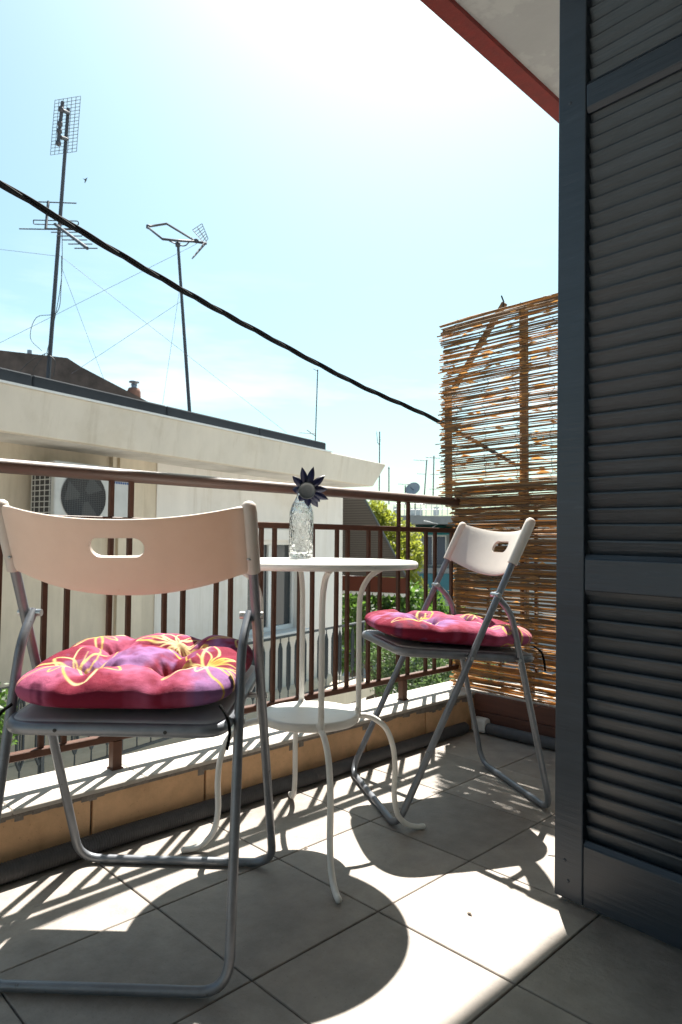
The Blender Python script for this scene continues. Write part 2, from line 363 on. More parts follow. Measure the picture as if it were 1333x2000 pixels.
hose([(x, wob(x), 0.0242) for x in np.linspace(1.52, 2.405, 20)], 'drain_pipe', 'smooth grey pipe continuing the corrugated hose towards the corner', False)
hose(fillet([(2.428,1.60,0.0242),(2.425,1.2,0.0242),(2.41,0.4,0.0242)], 0.1), 'drain_pipe', 'smooth grey pipe along the dark red boards in the corner', False)
o = MB().box((2.405,1.60,0.005),(2.452,1.672,0.062)).build('pipe_elbow', M_white, None, bevel=0.012); tag(o, 'white plastic elbow joining the two grey pipes in the corner', 'pipe fitting')
# boards leaning on the right-hand kerb
for nm, z0, z1, lb in (('wooden_board', 0.004, 0.079, 'lower dark red wooden board leaning on the end kerb'), ('wooden_board', 0.081, 0.150, 'upper dark red wooden board, resting on the lower one by the reed screen')):
    o = MB().box((2.456, 0.3, z0),(2.473, 1.688, z1)).build(nm, M_wood, None, bevel=0.002, seg=1); tag(o, lb, 'board')

# ------------------------------------------------------------------ shutter leaf
sh = thing('louvred_shutter', 'open slate-blue louvred wooden shutter on the right of the balcony', 'shutter', (1.424, 0.772, 0.012))
SW, SH = 0.68, 2.36                     # local: y from 0 (free edge) to -SW, x thickness 0..0.035 (front face x=0)
MX = Matrix.Rotation(math.radians(-3.2), 4, 'Z') @ Matrix.Rotation(0.0125, 4, 'X')
sh.matrix_world = Matrix.Translation((1.424, 0.768, 0.012)) @ MX
T0, T1 = 0.0, 0.044
def sbox(name, a, b, m=M_shut, bev=0.003): return MB().box(a, b).build(name, m, sh, bevel=bev, seg=2)
sbox('stile', (T0,-0.068,0),(T1,0,SH)); sbox('stile', (T0,-SW,0),(T1,-SW+0.068,SH))
rails = [(0.0,0.128),(0.672,0.742),(1.742,1.797),(SH-0.07,SH)]
for z0, z1 in rails: sbox('rail', (T0+0.0008,-SW+0.0685,z0),(T1-0.0008,-0.0685,z1))
# recessed beads round each opening
slm = MB()
slat_w, th = 0.050, 0.0075
ang = math.radians(180-69)
def slat_mesh():
    b = MB(); c, s_ = math.cos(ang), math.sin(ang)
    hw = slat_w/2; y0, y1 = -SW+0.069, -0.069
    pts = [(-hw, -th/2), (-hw, th/2), (hw, th/2), (hw, -th/2)]
    # along slat: a; normal: n.  lower edge towards the viewer (x=0 side)
    pr = []
    n_ = 3
    prof = [(-hw, -th*.25),(-hw, th*.25),(-hw+.003, th/2),(hw-.003, th/2),(hw, th*.25),(hw,-th*.25),(hw-.003,-th/2),(-hw+.003,-th/2)]
    vs = []
    for y_ in (y0, y1):
        for a, n1 in prof:
            x = a*c - n1*s_; z = a*s_ + n1*c
            vs.append((0.0245+x, y_, z))
    m = len(prof)
    b.add(vs, [(k, (k+1) % m, (k+1) % m+m, k+m) for k in range(m)]+[tuple(range(m-1,-1,-1)), tuple(range(m, 2*m))])
    return b.mesh('slat', M_slat)
smesh = slat_mesh()
for (z0, z1) in ((0.128,0.672),(0.742,1.742),(1.797,SH-0.07)):
    n_ = round((z1-z0)/0.0343); st = (z1-z0)/n_
    for k in range(n_):
        o = link('slat', smesh, sh); o.location = (random.uniform(-.0008,.0008), 0, z0+(k+0.5)*st); o.rotation_euler = (random.uniform(-.0012,.0012), random.uniform(-.012,.012), 0)
for z0, z1 in ((0.128,0.672),(0.742,1.742),(1.797,SH-0.07)):   # sloping beads at the foot and head of each opening
    for zz_, sg in ((z0, 1), (z1, -1)):
        MB().hexa([(0.0012,-SW+0.069,zz_),(0.0012,-0.069,zz_),(0.014,-0.069,zz_),(0.014,-SW+0.069,zz_),(0.0085,-SW+0.069,zz_+sg*0.009),(0.0085,-0.069,zz_+sg*0.009),(0.014,-0.069,zz_+sg*0.009),(0.014,-SW+0.069,zz_+sg*0.009)]).build('bead', M_shut, sh)
for z, yy in ((0.04,-0.034),(0.082,-0.026),(1.772,-0.03)):
    MB().lathe([(0,0.0012),(0.004,0.001),(0.0045,0)], 4, Matrix.Translation((T0-0.0002,yy,z)) @ Matrix.Rotation(-math.pi/2, 4, 'Y')).build('nail', M_steel if z < 0 else M_shut, sh)

# ------------------------------------------------------------------ reed screens and their timber frame
RX = 2.54
def reed_mesh(ln, r, seed):
    rr = np.random.default_rng(seed); n = 7; pts = []; a, b_ = rr.uniform(-.008,.008, 2)
    for i in range(n):
        t_ = i/(n-1); pts.append((0.0016*math.sin(t_*7+seed), -t_*ln, a*math.sin(t_*math.pi)+b_*math.sin(t_*2*math.pi)*0.5+rr.uniform(-.0012,.0012)))
    return MB().tube(pts, [r*(1-0.25*i/(n-1)) for i in range(n)], 5)
def screen(name, label, yl, z0, z1, n, x, rad, jit):
    t_ = thing(name, label, 'screen', (x, yl, z0))
    lib = [[reed_mesh(0.95, rad*f, k).mesh('reed', (M_reed if (k+q) % 4 else M_reed2) if z0 < 0.5 else (M_reed2 if (k+q) % 3 else M_reed)) for k in range(9)] for q, f in enumerate((0.8, 1.0, 1.25))]
    for i in range(n):
        me = random.choice(random.choice(lib))
        o = link('reed', me, t_); z = (i+0.5)/n*(z1-z0)+random.uniform(-jit, jit)
        o.location = (random.uniform(-.004,.004), random.uniform(-0.016, 0.016)*(1 if random.random() < .9 else 2.2), z)
        o.rotation_euler = (random.gauss(0, 0.004), random.uniform(0, 6.28), random.uniform(-.003,.003)) if False else (random.gauss(0, 0.0065), 0, random.uniform(-.003,.003))
    # loose leaf sheaths clinging to the reeds
    b = MB()
    for i in range(int(n*1.6)):
        yy, zz = -random.uniform(0.01, 0.85), random.uniform(0.02, z1-z0-0.02); l_ = random.uniform(0.02, 0.08); h_ = random.uniform(0.005, 0.016); a = random.gauss(0, 0.12)
        xo = random.choice((-1, 1))*0.006
        d = Vector((0, math.cos(a), math.sin(a))); nrm = Vector((0, -math.sin(a), math.cos(a))); c = Vector((xo, yy, zz))
        b.add([c-d*l_/2-nrm*h_*0.3+Vector((.002,0,0)), c-nrm*h_/2, c+d*l_/2, c+nrm*h_/2+Vector((.003*random.uniform(-1,1),0,0))], [(0,1,2,3)])
    tag(b.build('reed_sheath', M_sheath, t_), kind='stuff')
    for yy in (-0.08, -0.24, -0.40, -0.56, -0.74):
        pts = [((0.0075 if k % 2 else -0.0075), yy+0.004*math.sin(k*1.3)+0.0012*k*(random.random()-.5), k/(n*0.5)*(z1-z0)) for k in range(int(n*0.5)+1)]
        MB().tube(pts, 0.0011, 4, smooth=False).build('binding_wire', M_wire, t_)
    return t_
screen('reed_screen', 'tall upper reed screen with sky showing through, rising above the railing', 1.935, 1.0, 1.81, 148, RX+0.012, 0.0029, 0.0022)
screen('reed_screen', 'lower reed screen, denser and browner, fixed behind the far chair', 1.824, 0.160, 1.031, 225, 2.490, 0.0034, 0.0018)
tf = thing('timber_frame', 'rough timber battens and slanting brace behind the upper reed screen', 'frame', (2.61, 1.9, 0.16))
def tpart(nm, a, b_, wd, ht, up=(1,0,0)):
    MB().bar(Vector(a)-tf.location, Vector(b_)-tf.location, wd, ht, up).build(nm, M_timber, tf, bevel=0.003, seg=1)
tpart('post', (2.625,1.945,0.955),(2.625,1.950,1.53), 0.030, 0.024); tpart('post', (2.625,1.545,0.16),(2.625,1.545,1.82), 0.034, 0.024)
tpart('brace', (2.650,1.955,1.50),(2.650,1.655,1.87), 0.026, 0.020); tpart('crossbar', (2.60,1.96,1.795),(2.60,0.95,1.815), 0.022, 0.022)
tpart('crossbar', (2.648,1.92,1.02),(2.648,0.95,1.02), 0.02, 0.02)
MB().tube([Vector(q)-tf.location for q in ((2.63,1.655,1.84),(2.63,1.648,1.868),(2.63,1.655,1.885),(2.63,1.66,1.898))], 0.0035, 6).build('twig', M_wire, tf)

# ------------------------------------------------------------------ cable across
def twisted(path, r, nm, label):
    b = MB(); P = spline(path, 40)
    for ph in (0, 2.1, 4.2):
        pts = [q+Vector((0, math.cos(i*0.17+ph), math.sin(i*0.17+ph)))*r*0.85 for i, q in enumerate(P)]
        b.tube(pts, r*0.80, 8)
    return tag(b.build(nm, M_cable), label, 'cable')
twisted([(-0.9,2.0,2.19),(0.0,2.0,1.935),(0.619,2.0,1.776),(1.095,2.0,1.655),(1.514,2.0,1.562),(2.059,2.0,1.452),(2.607,2.0,1.37),(3.3,2.0,1.22)], 0.0068, 'overhead_cable', 'thick black twisted cable sagging past the balcony to the reed screen')

# ------------------------------------------------------------------ folding chairs
HW = 0.236
def frame_pt(z):          # back frame line in the (forward, z) plane
    z0, f0, z1, f1 = 0.03, 0.228, 0.865, -0.180
    return f0+(f1-f0)*(z-z0)/(z1-z0)
def make_backrest(parent):
    d = Vector((0, frame_pt(1.0)-frame_pt(0.0), 1.0)).normalized()            # up the frame (x = right, y = forward)
    nb = Vector((0, -d.z, d.y))                                               # backwards-down normal
    base = Vector((0, frame_pt(0.731), 0.731)); H = 0.136
    ns, ntt = 49, 15; vs = []; fs = []
    def pt(s, t, k):
        ex = 1-s*s; lo = -0.026*ex; top = H - 0.006*ex
        e = max(0, (abs(s)-0.86)/0.14)
        top -= 0.004*e**2
        a = lo+(top-lo)*t
        edge = max(0, 1-min(t, 1-t)/0.10)
        thk = 0.0042*(1-0.55*edge**2) + 0.006*(e**0.8 if e > 0 else 0)*(1-0.25*edge**2)
        bow = 0.062*(1-abs(s)**2.2)
        xs = HW+0.006
        rnd = 0.0
        return base + d*a + Vector((s*xs, 0, 0)) + nb*(bow - 0.002 + k*thk*math.sqrt(max(0.0, 1-(max(0, (abs(s)-0.94)/0.06))**2*0.96)))
    S_ = [math.copysign(abs(q)**0.9, q) for q in np.linspace(-1, 1, ns)]; T_ = [0.5-0.5*math.cos(math.pi*q) for q in np.linspace(0, 1, ntt)]
    for k in (1, -1):
        for s in S_:
            for t in T_: vs.append(pt(s, t, k))
    n1 = ns*ntt
    for i in range(ns-1):
        for j in range(ntt-1):
            a = i*ntt+j; q = (a, a+ntt, a+ntt+1, a+1)
            fs.append(q); fs.append(tuple(x+n1 for x in reversed(q)))
    for i in range(ns-1):
        a, b_ = i*ntt, (i+1)*ntt; fs.append((b_, a, a+n1, b_+n1)); a += ntt-1; b_ += ntt-1; fs.append((a, b_, b_+n1, a+n1))
    for j in range(ntt-1):
        fs.append((j, j+1, j+1+n1, j+n1)); a = (ns-1)*ntt+j; fs.append((a+1, a, a+n1, a+1+n1))
    body = MB().add(vs, fs, True).build('backrest', M_plastic, parent)
    # hand hole
    c = base + d*(H*0.55); cut = MB(); poly = []
    for k in range(24):
        a = 2*math.pi*k/24; poly.append((math.copysign(0.031, math.cos(a))+0.020*math.cos(a), 0.020*math.sin(a)))
    Mx = Matrix(((1,0,0,c.x),(0,d.y,nb.y,c.y),(0,d.z,nb.z,c.z),(0,0,0,1)))
    co = cut.prism(poly, -0.1, 0.15, Mx).build('cutter', M_plastic)
    for oo in (body, co):
        bm = bmesh.new(); bm.from_mesh(oo.data); bmesh.ops.recalc_face_normals(bm, faces=bm.faces); bm.to_mesh(oo.data); bm.free()
    md = body.modifiers.new('b', 'BOOLEAN'); md.operation = 'DIFFERENCE'; md.solver = 'EXACT'; md.object = co
    par_ = body.parent; body.parent = None
    dg = bpy.context.evaluated_depsgraph_get(); me = bpy.data.meshes.new_from_object(body.evaluated_get(dg))
    body.modifiers.clear(); body.data = me; me.name = 'backrest'; body.parent = par_
    bpy.data.objects.remove(co)
    me.polygons.foreach_set('use_smooth', [True]*len(me.polygons))
    em = body.modifiers.new('e', 'EDGE_SPLIT'); em.split_angle = math.radians(50)
    # moulded sleeves round the tubes, part of the same plastic piece
    sl = MB()
    for s in (-1, 1):
        A = base + d*(-0.006) + Vector((s*HW, 0, 0)); B = base + d*(H-0.006) + Vector((s*HW, 0, 0))
        pts = [A, A+d*0.0005]+[A.lerp(B, t) for t in (0.25, 0.5, 0.75, 0.93)]+[B+d*0.004, B+d*0.009, B+d*0.0115]
        sl.tube(pts, [0.0128, 0.0148, 0.0152, 0.0152, 0.0152, 0.0152, 0.0140, 0.0095, 0.004], 16)
    bm = bmesh.new(); bm.from_mesh(me); tmp = sl.mesh('tmp', M_plastic); bm.from_mesh(tmp); bm.to_mesh(me); bm.free(); bpy.data.meshes.remove(tmp)
    # screws on the back
    for s in (-1, 1):
        q = base + d*0.028 + Vector((s*(HW-0.004), 0, 0)) + nb*0.0148
        MB().ball(q, 0.0048, 8, (1, 0.6, 0.6)).build('screw', M_steel, parent)
    return body
def make_chair(label):
    t = thing('folding_chair', label, 'chair', group='grey and white folding chairs')
    r = 0.0098
    z_end = 0.842
    P = [(-HW, frame_pt(z_end), z_end), (-HW, 0.228, 0.030), (-HW, 0.236, 0.0115), (HW, 0.236, 0.0115), (HW, 0.228, 0.030), (HW, frame_pt(z_end), z_end)]
    path = fillet([P[0], (-HW, 0.236, 0.0112), (HW, 0.236, 0.0112), P[5]], 0.055, 8)
    MB().tube(path, r, 12).build('front_frame', M_frame, t)
    RW = HW-0.019
    pr = [(-RW-.004, -0.062, 0.640), (-RW, -0.118, 0.585), (-RW-0.008, -0.240, 0.0112), (RW+0.008, -0.240, 0.0112), (RW, -0.118, 0.585), (RW+.004, -0.062, 0.640)]
    MB().tube(fillet(pr, [0, 0.05, 0.055, 0.055, 0.05, 0], 8), 0.0094, 12).build('rear_frame', M_frame, t)
    # seat
    zf, zr = 0.487, 0.453; f1, f0 = 0.212, -0.205; sw = 0.198
    def sz(f): return zr+(zf-zr)*(f-f0)/(f1-f0)
    q = [(-sw, f0), (sw, f0), (sw, f1), (-sw, f1)]; loop = []
    for i in range(4):
        A, B, C_ = Vector(q[i-1]), Vector(q[i]), Vector(q[(i+1) % 4]); d1 = (A-B).normalized()*0.045; d2 = (C_-B).normalized()*0.045
        for k in range(9):
            u_ = k/8; pp = (B+d1)*(1-u_)**2+B*2*u_*(1-u_)+(B+d2)*u_**2; loop.append((pp.x, pp.y))
    MB().tube([(x, y_, sz(y_)-0.010) for x, y_ in loop], 0.0125, 10, closed=True).build('seat_frame', M_frame, t)
    b = MB(); n_ = len(loop); rings = [(1.0, -0.006), (1.0, 0.001), (0.985, 0.004), (0.93, 0.0045), (0.5, 0.002), (0.02, 0.001)]
    vs = []
    for sc, dz in rings:
        for x, y_ in loop: vs.append((x*sc, (y_-0.004)*sc+0.004*sc, sz(y_*sc)+dz))
    fs = [(i*n_+k, i*n_+(k+1) % n_, (i+1)*n_+(k+1) % n_, (i+1)*n_+k) for i in range(len(rings)-1) for k in range(n_)]
    fs.append(tuple(range((len(rings)-1)*n_, len(rings)*n_))); fs.append(tuple(range(n_-1, -1, -1)))
    b.add(vs, fs, True).build('seat', M_seat, t)
    for s in (-1, 1):
        zc = sz(0.02)-0.012
        MB().tube([(s*(sw-0.005), frame_pt(zc), zc), (s*(HW+0.013), frame_pt(zc), zc)], 0.006, 8).build('rivet', M_steel, t)
        MB().tube([(s*(sw-0.008), -0.140, sz(-0.14)-0.012), (s*(RW+0.013), -0.140, sz(-0.14)-0.012)], 0.006, 8).build('rivet', M_steel, t)
        MB().tube([(s*(RW-0.014), -0.065, 0.636), (s*(HW+0.014), -0.065, 0.636)], 0.0075, 10).build('hinge_bolt', M_steel, t)
        MB().tube([(s*0.1, f0-0.0125, sz(f0)-0.010), (s*0.1, f0-0.0135, sz(f0)-0.010)], 0.0035, 8).build('screw', M_wire, t)
    make_backrest(t)
    return t
def copy_tree(o):
    c = copy(o)
    for ch in list(o.children):
        d = copy(ch, c)
        for g2 in ch.children: copy(g2, d)
    return c
near = make_chair('folding chair close to the camera, its tan-looking backrest turned to us')
def orient(o, c, f):
    f = Vector((f[0], f[1], 0)).normalized(); r = Vector((f.y, -f.x, 0))
    o.matrix_world = Matrix(((r.x, f.x, 0, c[0]), (r.y, f.y, 0, c[1]), (0, 0, 1, 0), (0, 0, 0, 1)))
far = copy_tree(near); far['label'] = 'folding chair at the far end by the reed screen, seen from its side'
C1, F1 = (0.731, 1.318), (0.727, 0.687); C2, F2 = (1.762, 1.3245), (-0.864, 0.504)
orient(near, C1, F1); orient(far, C2, F2)

# ------------------------------------------------------------------ cushions with printed line flowers
def cushion_mat():
    m = bpy.data.materials.new('printed_cotton'); m.use_nodes = True; t = m.node_tree; b = t.nodes['Principled BSDF']
    at_ = t.nodes.new('ShaderNodeVertexColor'); at_.layer_name = 'print'; t.links.new(at_.outputs[0], b.inputs['Base Color'])
    b.inputs['Roughness'].default_value = 0.75; b.inputs['Specular IOR Level'].default_value = 0.1
    z = t.nodes.new('ShaderNodeTexNoise'); z.inputs['Scale'].default_value = 45; z.inputs['Detail'].default_value = 5
    wv = t.nodes.new('ShaderNodeTexNoise'); wv.inputs['Scale'].default_value = 900
    mx_ = t.nodes.new('ShaderNodeMath'); mx_.operation = 'MULTIPLY_ADD'; mx_.inputs[1].default_value = 0.25
    bp = t.nodes.new('ShaderNodeBump'); bp.inputs['Strength'].default_value = 0.6; bp.inputs['Distance'].default_value = 0.008
    co = t.nodes.new('ShaderNodeTexCoord'); t.links.new(co.outputs['Object'], z.inputs['Vector']); t.links.new(co.outputs['Object'], wv.inputs['Vector'])
    t.links.new(wv.outputs['Fac'], mx_.inputs[0]); t.links.new(z.outputs['Fac'], mx_.inputs[2]); t.links.new(mx_.outputs[0], bp.inputs['Height']); t.links.new(bp.outputs[0], b.inputs['Normal'])
    return m
M_cush = cushion_mat()
def vnoise(x, y, seed, sc):
    r_ = np.random.default_rng(seed); v = np.zeros_like(x)
    for k in range(14):
        a = r_.uniform(0, 6.28); f = sc*r_.uniform(0.5, 1.6); v += np.sin((x*np.cos(a)+y*np.sin(a))*f+r_.uniform(0, 6.28))
    return v/14**0.5
def make_cushion(name, label, seed, flowers):
    n = 230; half = 0.212
    g1 = np.linspace(-1, 1, n); U, V = np.meshgrid(g1, g1, indexing='ij')
    a = 4.2
    # superellipse map of the square
    k = (np.abs(U)**a+np.abs(V)**a)**(1/a); m_ = np.maximum(np.abs(U), np.abs(V)); q = np.where(k > 1e-6, m_/np.maximum(k, 1e-6), 1)
    X, Y = U*q*half, V*q*half
    rim = m_                                           # 0 centre .. 1 rim
    puff = np.sqrt(np.clip(1-rim**3.2, 0, 1))
    tuf = np.zeros_like(X)
    tf_ = [(-.36,-.36),(.36,-.36),(-.36,.36),(.36,.36)]
    for tx, ty in tf_:
        d2 = ((X/half-tx)**2+(Y/half-ty)**2); th_ = np.arctan2(Y/half-ty, X/half-tx); tuf += np.exp(-d2/0.012)*0.72+np.exp(-d2/0.10)*0.50+0.09*np.exp(-d2/0.06)*np.cos(9*th_+tx*7)*(1-np.exp(-d2/0.006))
    crease = np.zeros_like(X)
    for (xa, ya, xb, yb) in ((-.36,-.36,.36,-.36),(-.36,.36,.36,.36),(-.36,-.36,-.36,.36),(.36,-.36,.36,.36),
                             (-.36,-.36,-.36,-1),(.36,-.36,.36,-1),(-.36,.36,-.36,1),(.36,.36,.36,1),(-.36,-.36,-1,-.36),(.36,-.36,1,-.36),(-.36,.36,-1,.36),(.36,.36,1,.36)):
        px, py = X/half-xa, Y/half-ya; dx, dy = xb-xa, yb-ya; tt = np.clip((px*dx+py*dy)/(dx*dx+dy*dy), 0, 1)
        dd = np.hypot(px-tt*dx, py-tt*dy); crease = np.maximum(crease, np.exp(-(dd/0.10)**2))
    wr = vnoise(X, Y, seed+3, 55)*0.0016+vnoise(X, Y, seed+5, 130)*0.0007
    top = 0.044+0.050*puff*(1-np.clip(tuf, 0, 0.93))-0.015*crease*puff+wr*puff*2
    side = 1+0.015*vnoise(X, Y, seed+9, 30)
    bot = 0.040-0.036*puff
    top = np.where(rim > 0.999, 0.043, top)
    # print
    C = np.zeros((n, n, 3)); base = np.array([0.185, 0.014, 0.036]); lil = np.array([0.25, 0.13, 0.30]); pk = np.array([0.38, 0.09, 0.17]); dk = np.array([0.09, 0.010, 0.035])
    n1 = vnoise(X, Y, seed, 22); n2 = vnoise(X, Y, seed+1, 26); n3 = vnoise(X, Y, seed+2, 19); n4 = vnoise(X, Y, seed+13, 140)*0.18+vnoise(X, Y, seed+14, 260)*0.12; n1 = n1+n4; n2 = n2+n4; n3 = n3+n4
    sm = lambda v, a_, b_: np.clip((v-a_)/(b_-a_), 0, 1)[..., None]
    C[:] = base; C = C*(1-sm(n2, -0.3, 0.8))+pk*sm(n2, -0.3, 0.8); C = C*(1-sm(n1, 0.3, 0.9)*0.85)+lil*sm(n1, 0.3, 0.9)*0.85; C = C*(1-sm(n3, 0.75, 1.0)*0.8)+dk*sm(n3, 0.75, 1.0)*0.8
    yel = np.array([0.52, 0.34, 0.06]); pal = np.array([0.58, 0.47, 0.26])
    ink = np.zeros_like(X)
    Xw, Yw = X+0.002*vnoise(X, Y, seed+7, 60), Y+0.002*vnoise(X, Y, seed+8, 60)
    for (cx, cy, R_, np_, ph) in flowers:
        dx, dy = Xw-cx, Yw-cy; rr = np.hypot(dx, dy); th = np.arctan2(dy, dx)
        for k_ in range(np_):
            a0 = ph+k_*2*math.pi/np_+0.12*math.sin(k_*3.3+seed); Rk = R_*(0.85+0.25*math.sin(k_*2.1+seed))
            lx, ly = dx*math.cos(a0)+dy*math.sin(a0), -dx*math.sin(a0)+dy*math.cos(a0)
            tt = lx/Rk
            hwid = (0.15+0.07*math.sin(k_*1.3+seed))*Rk*np.sin(np.clip(tt, 0, 1)*math.pi)**0.8
            lw = 0.0014+0.0019*(0.5+0.5*np.sin(k_*1.7+tt*2))
            on = (tt > 0.0) & (tt < 1.0)
            ink = np.maximum(ink, np.where(on, np.clip(1.4-np.abs(np.abs(ly)-hwid)/lw, 0, 1), 0))
            if k_ % 2 == 0: ink = np.maximum(ink, np.where((tt > 0) & (tt < 0.62), np.clip(1.3-np.abs(ly)/(lw*0.8), 0, 1), 0))
        ink = np.maximum(ink, np.clip((0.008-rr)/0.002, 0, 1))
    mixc = yel+(pal-yel)*np.clip(0.5+0.5*vnoise(X, Y, seed+11, 50), 0, 1)[..., None]
    Ct = C*(1-ink[..., None])+mixc*ink[..., None]
    seam = 0.028+0.004*vnoise(X, Y, seed+4, 25)
    vt = np.stack([X*side, Y*side, np.maximum(top, bot+0.001)], -1).reshape(-1, 3)
    sel = np.arange(0, n, 6); sel[-1] = n-1
    vb = np.stack([X*side*0.995, Y*side*0.995, bot], -1).reshape(-1, 3)
    verts = np.concatenate([vt, vb]); idx = np.arange(n*n).reshape(n, n)
    A = idx[:-1, :-1].ravel(); B = idx[1:, :-1].ravel(); D = idx[1:, 1:].ravel(); E_ = idx[:-1, 1:].ravel()
    ft_ = np.stack([A, B, D, E_], 1); fb = np.stack([E_, D, B, A], 1)+n*n
    ring = np.concatenate([idx[:, 0], idx[-1, 1:], idx[-2::-1, -1], idx[0, -2:0:-1]]); nx = np.roll(ring, -1)
    fr = np.stack([nx, ring, ring+n*n, nx+n*n], 1)
    fs = np.concatenate([ft_, fb, fr])
    me = bpy.data.meshes.new(name); me.vertices.add(len(verts)); me.vertices.foreach_set('co', verts.ravel())
    me.loops.add(fs.size); me.loops.foreach_set('vertex_index', fs.ravel().astype(np.int32))
    me.polygons.add(len(fs)); me.polygons.foreach_set('loop_start', np.arange(0, fs.size, 4, dtype=np.int32)); me.polygons.foreach_set('loop_total', np.full(len(fs), 4, dtype=np.int32))
    me.update(calc_edges=True); me.validate(); me.polygons.foreach_set('use_smooth', np.ones(len(fs), bool))
    ca = me.color_attributes.new('print', 'FLOAT_COLOR', 'POINT')
    cols = np.concatenate([Ct.reshape(-1, 3), Ct.reshape(-1, 3)]); ca.data.foreach_set('color', np.concatenate([cols, np.ones((len(cols), 1))], 1).ravel())
    me.materials.append(M_cush)
    o = link(name, me); tag(o, label, 'cushion', 'printed seat cushions')
    # tie ribbon at one corner, piping-free
    for s in (-1, 1):
        b = MB(); pts = spline([(s*0.19, -0.185, 0.026), (s*0.205, -0.20, 0.012), (s*0.212, -0.207, -0.015), (s*0.208, -0.214, -0.045)], 5)
        b.tube(pts, 0.003, 5); b.build('tie_ribbon', M_cush, o)
    return o
def place_cushion(o, c, f, off, dz, tilt, rot=0.0):
    f_ = Vector((f[0], f[1], 0)).normalized(); r = Vector((f_.y, -f_.x, 0))
    B = Matrix(((r.x, f_.x, 0, c[0]), (r.y, f_.y, 0, c[1]), (0, 0, 1, 0), (0, 0, 0, 1)))
    o.matrix_world = B @ Matrix.Translation((off[0], off[1], dz)) @ Matrix.Rotation(tilt, 4, 'X') @ Matrix.Rotation(rot, 4, 'Z')
cu1 = make_cushion('seat_cushion', 'tufted crimson cushion with yellow line flowers on the near chair', 11,
   [(-0.115,-0.085,0.125,9,0.3),(0.145,-0.08,0.115,10,0.9),(0.045,0.10,0.115,9,0.1),(-0.15,0.15,0.095,7,0.5),(0.175,0.16,0.08,7,0.2)])
cu2 = make_cushion('seat_cushion', 'tufted crimson cushion with yellow line flowers on the far chair', 29,
   [(0.05,0.05,0.10,9,0.4),(-0.15,-0.13,0.09,8,0.2),(0.13,-0.14,0.08,8,0.8),(-0.12,0.12,0.07,7,0.1)])
TL = math.atan2(0.034, 0.417)
place_cushion(cu1, C1, F1, (-0.005, -0.005), 0.4735, TL, 0.03)
place_cushion(cu2, C2, F2, (0.0, 0.002), 0.4735, TL, -0.04)
cu2.scale = (1.03, 1.12, 0.97)

# ------------------------------------------------------------------ bistro table
TCX, TCY = 1.225, 1.359
tb = thing('bistro_table', 'round white metal bistro table with curved legs and small lower shelf', 'table', (TCX, TCY, 0))
TZ = 0.736; TR = 0.284
MB().lathe([(0,TZ),(TR-0.012,TZ),(TR-0.006,TZ-0.001),(TR-0.001,TZ-0.005),(TR,TZ-0.010),(TR-0.001,TZ-0.016),(TR-0.004,TZ-0.019),(TR-0.010,TZ-0.019),(TR-0.012,TZ-0.006),(0,TZ-0.006)], 96).build('tabletop', M_white, tb)
SR = 0.130
MB().lathe([(0,0.333),(SR-0.02,0.333),(SR-0.008,0.336),(SR-0.002,0.334),(SR,0.329),(SR,0.318),(SR-0.004,0.314),(SR-0.010,0.315),(SR-0.012,0.326),(0,0.327)], 64).build('shelf', M_white, tb)
dirs = [(0.275,-0.161),(-0.281,0.166),(-0.159,-0.275),(0.167,0.27)]
prof1 = [(0.212,0.7165),(0.190,0.709),(0.160,0.688),(0.139,0.648),(0.1335,0.59),(0.1335,0.45),(0.1335,0.33),(0.1335,0.316)]
prof2 = [(0.1335,0.3185),(0.155,0.317),(0.180,0.307),(0.212,0.279),(0.232,0.228),(0.238,0.17),(0.236,0.10),(0.246,0.048),(0.272,0.019),(0.300,0.0095),(0.318,0.0085)]
for dx, dy in dirs:
    q = math.hypot(dx, dy); dx, dy = dx/q, dy/q
    b = MB(); b.tube(spline([(dx*r_, dy*r_, z) for r_, z in prof1], 5), 0.0076, 10); b.tube(spline([(dx*r_, dy*r_, z) for r_, z in prof2], 5), 0.0076, 10)
    b.ball((dx*0.130, dy*0.130, 0.331), 0.0115, 10); b.ball((dx*0.319, dy*0.319, 0.0085), 0.0084, 8)
    b.build('leg', M_white, tb)

# ------------------------------------------------------------------ bottle with curly fairy wire, and blue flower
def glass_mat():
    m = bpy.data.materials.new('crackled_glass'); m.use_nodes = True; t = m.node_tree; b = t.nodes['Principled BSDF']
    b.inputs['Base Color'].default_value = (0.97, 0.99, 0.99, 1); b.inputs['Roughness'].default_value = 0.03; b.inputs['Transmission Weight'].default_value = 1.0; b.inputs['IOR'].default_value = 1.45
    v = t.nodes.new('ShaderNodeTexVoronoi'); v.feature = 'DISTANCE_TO_EDGE'; v.inputs['Scale'].default_value = 62
    z = t.nodes.new('ShaderNodeTexNoise'); z.inputs['Scale'].default_value = 60
    co = t.nodes.new('ShaderNodeTexCoord'); t.links.new(co.outputs['Object'], v.inputs['Vector']); t.links.new(co.outputs['Object'], z.inputs['Vector'])
    ad = t.nodes.new('ShaderNodeMath'); ad.operation = 'ADD'; t.links.new(v.outputs['Distance'], ad.inputs[0]); t.links.new(z.outputs['Fac'], ad.inputs[1])
    bp = t.nodes.new('ShaderNodeBump'); bp.inputs['Strength'].default_value = 0.9; bp.inputs['Distance'].default_value = 0.006
    t.links.new(ad.outputs[0], bp.inputs['Height']); t.links.new(bp.outputs[0], b.inputs['Normal']); return m
BX, BY = 1.318, 1.508
M_glass = glass_mat()
bo = thing('glass_bottle', 'clear crackled glass bottle full of curly white wire on the table', 'bottle', (BX, BY, TZ))
o_prof = [(0,0.0005),(0.030,0.0005),(0.0345,0.004),(0.0355,0.012),(0.0352,0.12),(0.0345,0.135),(0.029,0.155),(0.019,0.172),(0.0145,0.183),(0.0140,0.198),(0.0158,0.199),(0.0158,0.205)]
